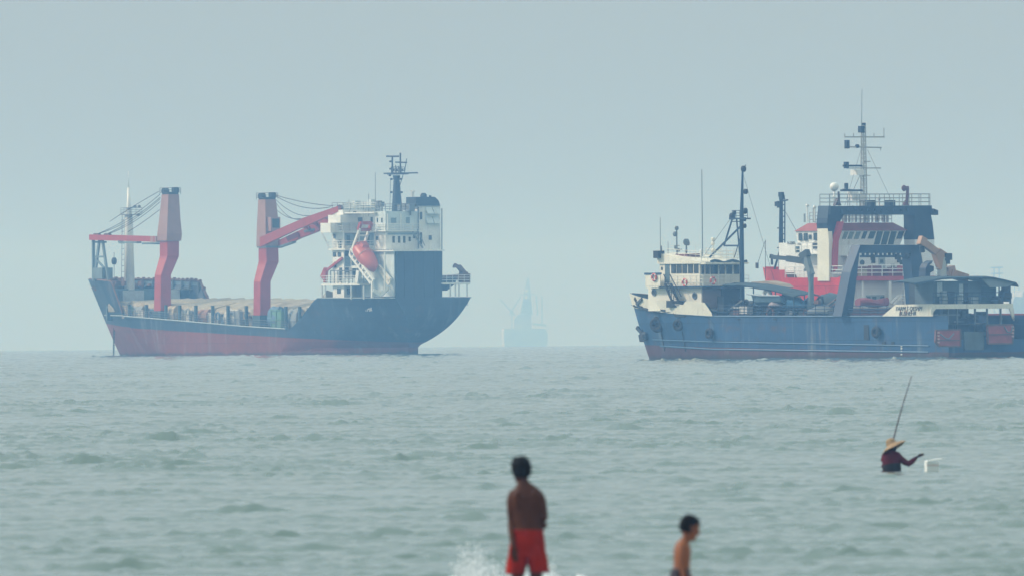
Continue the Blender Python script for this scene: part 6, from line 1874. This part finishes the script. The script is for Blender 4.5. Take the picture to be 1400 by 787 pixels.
# px 920..944 torso; leaning forward a little; chest towards +x
def tor(px, y, z, rx, ry): return (X(px), y, z, rx, ry)
limb(mb, [tor(930, 0, .60, .085, .105), tor(930.5, 0, .68, .084, .108), tor(931.5, 0, .75, .076, .098), tor(932, 0, .83, .080, .108), tor(932.5, 0, .90, .082, .118), tor(933.5, 0, .955, .070, .110), tor(935, 0, .985, .048, .06)], 22)
limb(mb, [tor(935, 0, .965, .048, .048), tor(938.5, 0, 1.02, .040, .042), tor(941, 0, 1.07, .042, .044)], 12)
BH = head(mb, (X(943.3), 0, 1.115), 0.93, R(-68), R(-16))
# near arm (his left... nearer the camera) hanging, far arm in front
limb(mb, [tor(932, -.115, .935, .042, .042), tor(930.5, -.135, .87, .036, .036), tor(930.5, -.14, .79, .030, .032), tor(932.5, -.14, .71, .027, .029), tor(934.5, -.14, .64, .025, .026), tor(936, -.135, .575, .018, .020)], 12)
hand(mb, (X(936.3), -.135, .565), (.15, 0, -1), (1, .2, 0), (0, 1, 0), .74, .4)
limb(mb, [tor(934, .115, .935, .042, .042), tor(937, .135, .87, .034, .034), tor(938, .14, .79, .030, .030), tor(939.5, .13, .70, .026, .026), tor(943, .11, .63, .024, .024), tor(945, .08, .585, .018, .018)], 12)
hand(mb, (X(945.2), .075, .575), (.3, -.3, -1), (.7, -.5, 0), (0, -1, 0), .74, .5)
for y in (-.06, .06):
    limb(mb, [tor(930, y, .62, .068, .060), tor(930.5, y, .50, .060, .054), tor(931.5, y*1.1, .38, .046, .044), tor(931, y*1.1, .33, .042, .040), tor(930, y*1.1, .24, .042, .036), tor(930, y*1.1, .10, .026, .026), tor(930.5, y*1.1, .05, .028, .026)], 12)
    limb(mb, [tor(926.5, y*1.1, .03, .026, .026), tor(934, y*1.1, .03, .028, .03), tor(947, y*1.1, .02, .02, .034)], 10)
fuse(mb, 'body', SK2, boy, 0.006)
fuse(hair_cap(BH, .93, 360, .99, -.03, 8, .045, .014), 'hair', HAIR, boy, 0.005)
BS = mat('dark_swim_shorts_cloth', (0.018, 0.012, 0.022), 0.7, 0.3, 5.0)
mb = MB()
cloth_tube(mb, [tor(930, 0, .735, .086, .112), tor(929.5, 0, .70, .092, .118), tor(929, 0, .62, .102, .125), tor(929, 0, .56, .105, .125)], wob=.004)
for y in (-.065, .065): cloth_tube(mb, [tor(929, y, .62, .09, .068), tor(928.5, y, .50, .092, .07), tor(928.5, y, .42, .09, .068)], wob=.004, ph=y*20)
bs_ = fuse(mb, 'swim_shorts', BS, boy, 0.007)
mb = MB(); mb.tube([(X(928.5)+.094*math.cos(a), -.065+.072*math.sin(a), .425) for a in [2*PI*j/20 for j in range(21)]], .01, 5)
mb.build('hem_trim', mat('dark_purple_trim', (0.13, 0.015, 0.05), 0.7), bs_, True)

# --- fisherman standing waist deep, straw hat, arm stretched to the right
DF = 368.0
kf = 1/65.8
wl = at(1219, 643.5, DF)
fz0 = seaz(wl.x, DF)
fm_ = empty('person', (wl.x, DF, fz0-0.97), 0, 'person in a dark red long-sleeved top and wide straw hat wading waist deep', 'person')
X = lambda px: (px-1219)*kf
Z = lambda py: 0.97 + (643.5-py)*kf
mb = MB()
limb(mb, [(X(1219.5), 0, .80, .165, .12), (X(1219.5), 0, .92, .165, .12), (X(1219), 0, Z(640), .165, .12), (X(1218.5), 0, Z(632), .172, .12), (X(1218.5), .01, Z(624), .182, .12), (X(1218.5), .01, Z(620), .165, .11), (X(1219), .02, Z(618), .10, .08)], 20)
limb(mb, [(X(1219.5), .02, Z(619), .060, .06), (X(1220.5), .05, Z(614), .055, .058)], 12)
FH = head(mb, (X(1221), .07, Z(610)), 1.0, R(-22), R(-22))
ra = [(X(1226), 0, Z(621.5), .075, .072), (X(1231), .0, Z(626), .062, .060), (X(1237), .02, Z(630.5), .055, .055), (X(1242.5), .03, Z(633), .055, .052), (X(1247), .04, Z(630), .048, .046), (X(1252), .05, Z(625.5), .038, .036)]
la_ = [(X(1211), 0, Z(622), .07, .07), (X(1208.5), .03, Z(629), .058, .058), (X(1208.5), .08, Z(636), .05, .05), (X(1211), .20, Z(637), .042, .042), (X(1213), .30, Z(634), .03, .03)]
mb_b = MB(); mb_b.v = list(mb.v); mb_b.f = list(mb.f)
limb(mb_b, ra + [(X(1254), .05, Z(624), .026, .026)], 12)
limb(mb_b, la_, 12)
hand(mb_b, (X(1254), .05, Z(624)), (.9, .1, .42), (0, .6, .8), (.3, -.5, -.3), 1.0, .25)
hand(mb_b, (X(1213.2), .31, Z(634)), (.5, 1, .3), (0, -.2, 1), (.8, -.6, 0), 1.0, 1.0)
for sg in (-1, 1):
    limb(mb_b, [(X(1219)+sg*.09, 0, .86, .085, .09), (X(1219)+sg*.10, .02, .50, .055, .06), (X(1219)+sg*.11, 0, .30, .05, .055), (X(1219)+sg*.11, 0, .08, .035, .04)], 12)
    limb(mb_b, [(X(1219)+sg*.11, -.05, .04, .036, .03), (X(1219)+sg*.11, .16, .03, .042, .022)], 10)
fuse(mb_b, 'body', skin_mat('weathered_dark_skin', (0.05, 0.025, 0.02)), fm_, 0.009)
mb = MB()
gs = 1.13
limb(mb, [(X(1219.5), 0, .84, .178, .135), (X(1219.5), 0, .95, .182, .136), (X(1219), 0, Z(640), .184, .136), (X(1218.5), 0, Z(632), .190, .136), (X(1218.5), .01, Z(624), .200, .132), (X(1218.5), .01, Z(620), .180, .12), (X(1219), .02, Z(617.5), .10, .09)], 22)
limb(mb, [(a, b, c_, r0*1.22, r1*1.22) for a, b, c_, r0, r1 in ra[:-1]] + [(X(1251.5), .05, Z(626), .043, .042)], 14)
limb(mb, [(a, b, c_, r0*1.2, r1*1.2) for a, b, c_, r0, r1 in la_[:-1]], 14)
fuse(mb, 'long_sleeved_top', mat('dark_red_cloth', (0.105, 0.008, 0.018), 0.8, 0.35, 6.0, spec=0.15), fm_, 0.010)
mb = MB()
limb(mb, [(X(1219.5), .03, Z(619.5), .085, .085), (X(1220), .04, Z(614), .085, .09), (X(1221), .05, Z(609), .09, .10)], 14)
fuse(mb, 'face_scarf', mat('black_cloth', (0.015, 0.012, 0.014), 0.9), fm_, 0.010)
mb = MB()
limb(mb, [(X(1219.5), 0, .80, .19, .147), (X(1219.3), 0, Z(641), .197, .148), (X(1219), 0, Z(636), .199, .146), (X(1218.8), 0, Z(633), .190, .14)], 22)
fuse(mb, 'wet_waist_cloth', mat('black_cloth', (0, 0, 0)), fm_, 0.010)
# hat: wide brim tilted, crown leaning left
ht = empty('hat_tmp'); bpy.data.objects.remove(ht)
mb = MB()
cx, cz = X(1220.3), Z(607.5)
tilt = Matrix.Translation(Vector((cx, .03, cz))) @ Matrix.Rotation(R(-30), 4, 'Y') @ Matrix.Rotation(R(-9), 4, 'X')
n = 40; rings = []
for r_, z in ((.105, .0), (.16, -.012), (.22, -.032), (.265, -.058), (.285, -.076), (.283, -.068), (.262, -.048), (.218, -.020), (.158, .000), (.112, .016), (.108, .05), (.100, .095), (.082, .130), (.05, .148), (.012, .153)):
    rings.append([tilt @ Vector(((r_+.006*math.sin(3*a+1)*(r_ > .2))*math.cos(a), (r_)*math.sin(a)*.95, z+(.012*math.sin(2*a+.5)+.006*math.sin(5*a))*(r_/.28)**2)) for a in [2*PI*j/n for j in range(n)]])
mb.loft(rings)
STRAW = mat('woven_straw', (0.36, 0.24, 0.14), 0.85, 0.3, 12.0, spec=0.2)
mb.build('straw_hat', STRAW, fm_, True)
# fishing rod held in the hidden hand, rising over the hat
p0 = Vector((wl.x, DF, fz0-0.97)) + Vector((X(1212.2), .36, Z(643)))
p1 = Vector((wl.x, DF, fz0-0.97)) + Vector((X(1248), .45, Z(514)))
L_ = (p1-p0).length
rod = empty('fishing_rod', p0, 0, 'long dark fishing rod slanting up from behind the straw hat', 'fishing rod')
d = (p1-p0)
mb = MB(); pts = [d*(i/12) + Vector((-.03*math.sin(PI*i/12), 0, 0)) for i in range(13)]
mb.tube(pts, [.020-.0125*i/12 for i in range(13)], 8)
mb.build('blank', mat('dark_maroon_rod', (0.06, 0.025, 0.03), 0.4), rod, True)
for i in (5, 7, 9, 10, 11, 12):
    MB().torus(tuple(pts[i]+Vector((.0, -.03, 0))), .018, .004, 'z', 10, 4).build('line_guide', DKSTEEL, rod)
MB().tube([pts[0], pts[0]+d*.09], .028, 8).build('grip', mat('cork_grip', (0.2, 0.12, 0.07), 0.8), rod, True)
# floating white foam box with its lid askew
bp_ = at(1273.6, 642.6, DF-1.0)
fb_ = empty('foam_box', (bp_.x, DF-1.0, seaz(bp_.x, DF)+0.01), R(12), 'white foam box with its lid askew floating beside the wading person', 'foam box')
FO = mat('white_foam', (0.80, 0.79, 0.75), 0.7, 0.06, 4)
mb = MB(); w_, h_ = .128, .185
mb.loft([[(-w_*a, -.11*a, z), (w_*a, -.11*a, z), (w_*a, .11*a, z), (-w_*a, .11*a, z)] for a, z in ((.9, -.06), (1.0, h_))])
mb.build('box_body', FO, fb_)
mb = MB(); mb.loft([[(-.15, -.13, 0), (.19, -.13, .045), (.19, .13, .045), (-.15, .13, 0)], [(-.15, -.13, .03), (.19, -.13, .075), (.19, .13, .075), (-.15, .13, .03)]])
lid = mb.build('lid', FO, fb_); lid.location = (.035, 0, h_+.004)
MB().box(-.125, .125, -.114, -.108, .115, .130).build('tape_band', mat('pink_tape', (0.55, 0.30, 0.25)), fb_)

# ------------------------------------------------------------------ splash behind the man
rs = random.Random(4)
mb = MB()
def drop(c, r):
    mb.ball(c, r, 6, (1, 1, rs.uniform(.8, 1.6)))
for (pxc, n, hmax, spread, dst) in ((655, 480, .48, .14, 206), (668, 200, .34, .18, 204), (642, 120, .30, .10, 207), (757, 150, .34, .07, 204), (718, 160, .26, .18, 203), (690, 90, .22, .2, 205)):
    c = at(pxc, 790, dst)
    for i in range(n):
        u = rs.random()**1.5
        x = c.x + rs.gauss(0, spread*(1-.45*u)) - .10*u; y = dst + rs.gauss(0, .35); z = .02 + hmax*u*rs.uniform(.6, 1.15)
        drop((x, y, z), rs.uniform(.006, .022)*(1.15-.5*u))
for i in range(380):      # churned foam along the little breaker
    px = rs.uniform(590, 800); c = at(px, 786, 203+rs.uniform(-1.5, 2.5))
    drop((c.x, c.y, .03+rs.uniform(0, .09)), rs.uniform(.015, .045))
o = mb.build('wave_splash', mat('white_foam_water', (0.82, 0.84, 0.84), 0.5, 0.05), None, True)
tag(o, 'white spray of a small breaking wave behind the man in red shorts', 'splash', kind='stuff')

# parts that stand apart become objects of their own
SEP = ('pillar', 'deck_machinery', 'hanging_block', 'net_gear', 'deck_fitting', 'brace', 'windlass', 'sheave', 'navigation_light', 'davit_arm', 'deck_pillar', 'platform_post',
       'stern_post', 'walkway', 'deck_gear', 'roof_equipment', 'beam_fitting', 'radar_scanner', 'radar_housing', 'rubbing_edge', 'roof_post', 'hydraulic_block', 'knee_bracket', 'mooring_fairlead',
       'bridge_top_gear', 'roof_locker', 'radome', 'yard', 'mast_brace', 'stowed_boom', 'roof_aerial', 'strap_band', 'white_band', 'boat_fitting', 'shackle', 'deck_house', 'hatch_coaming', 'gallery', 'light_derrick', 'rust_run', 'luffing_cable', 'stay', 'stair', 'ram', 'draught_marks', 'casing_stiffener', 'derrick', 'bulwark_inside', 'fire_monitor', 'floodlight_post')
for o in list(col.objects):
    if o.type == 'MESH' and o.parent is not None and o.name.split('.')[0] in SEP: separate(o)
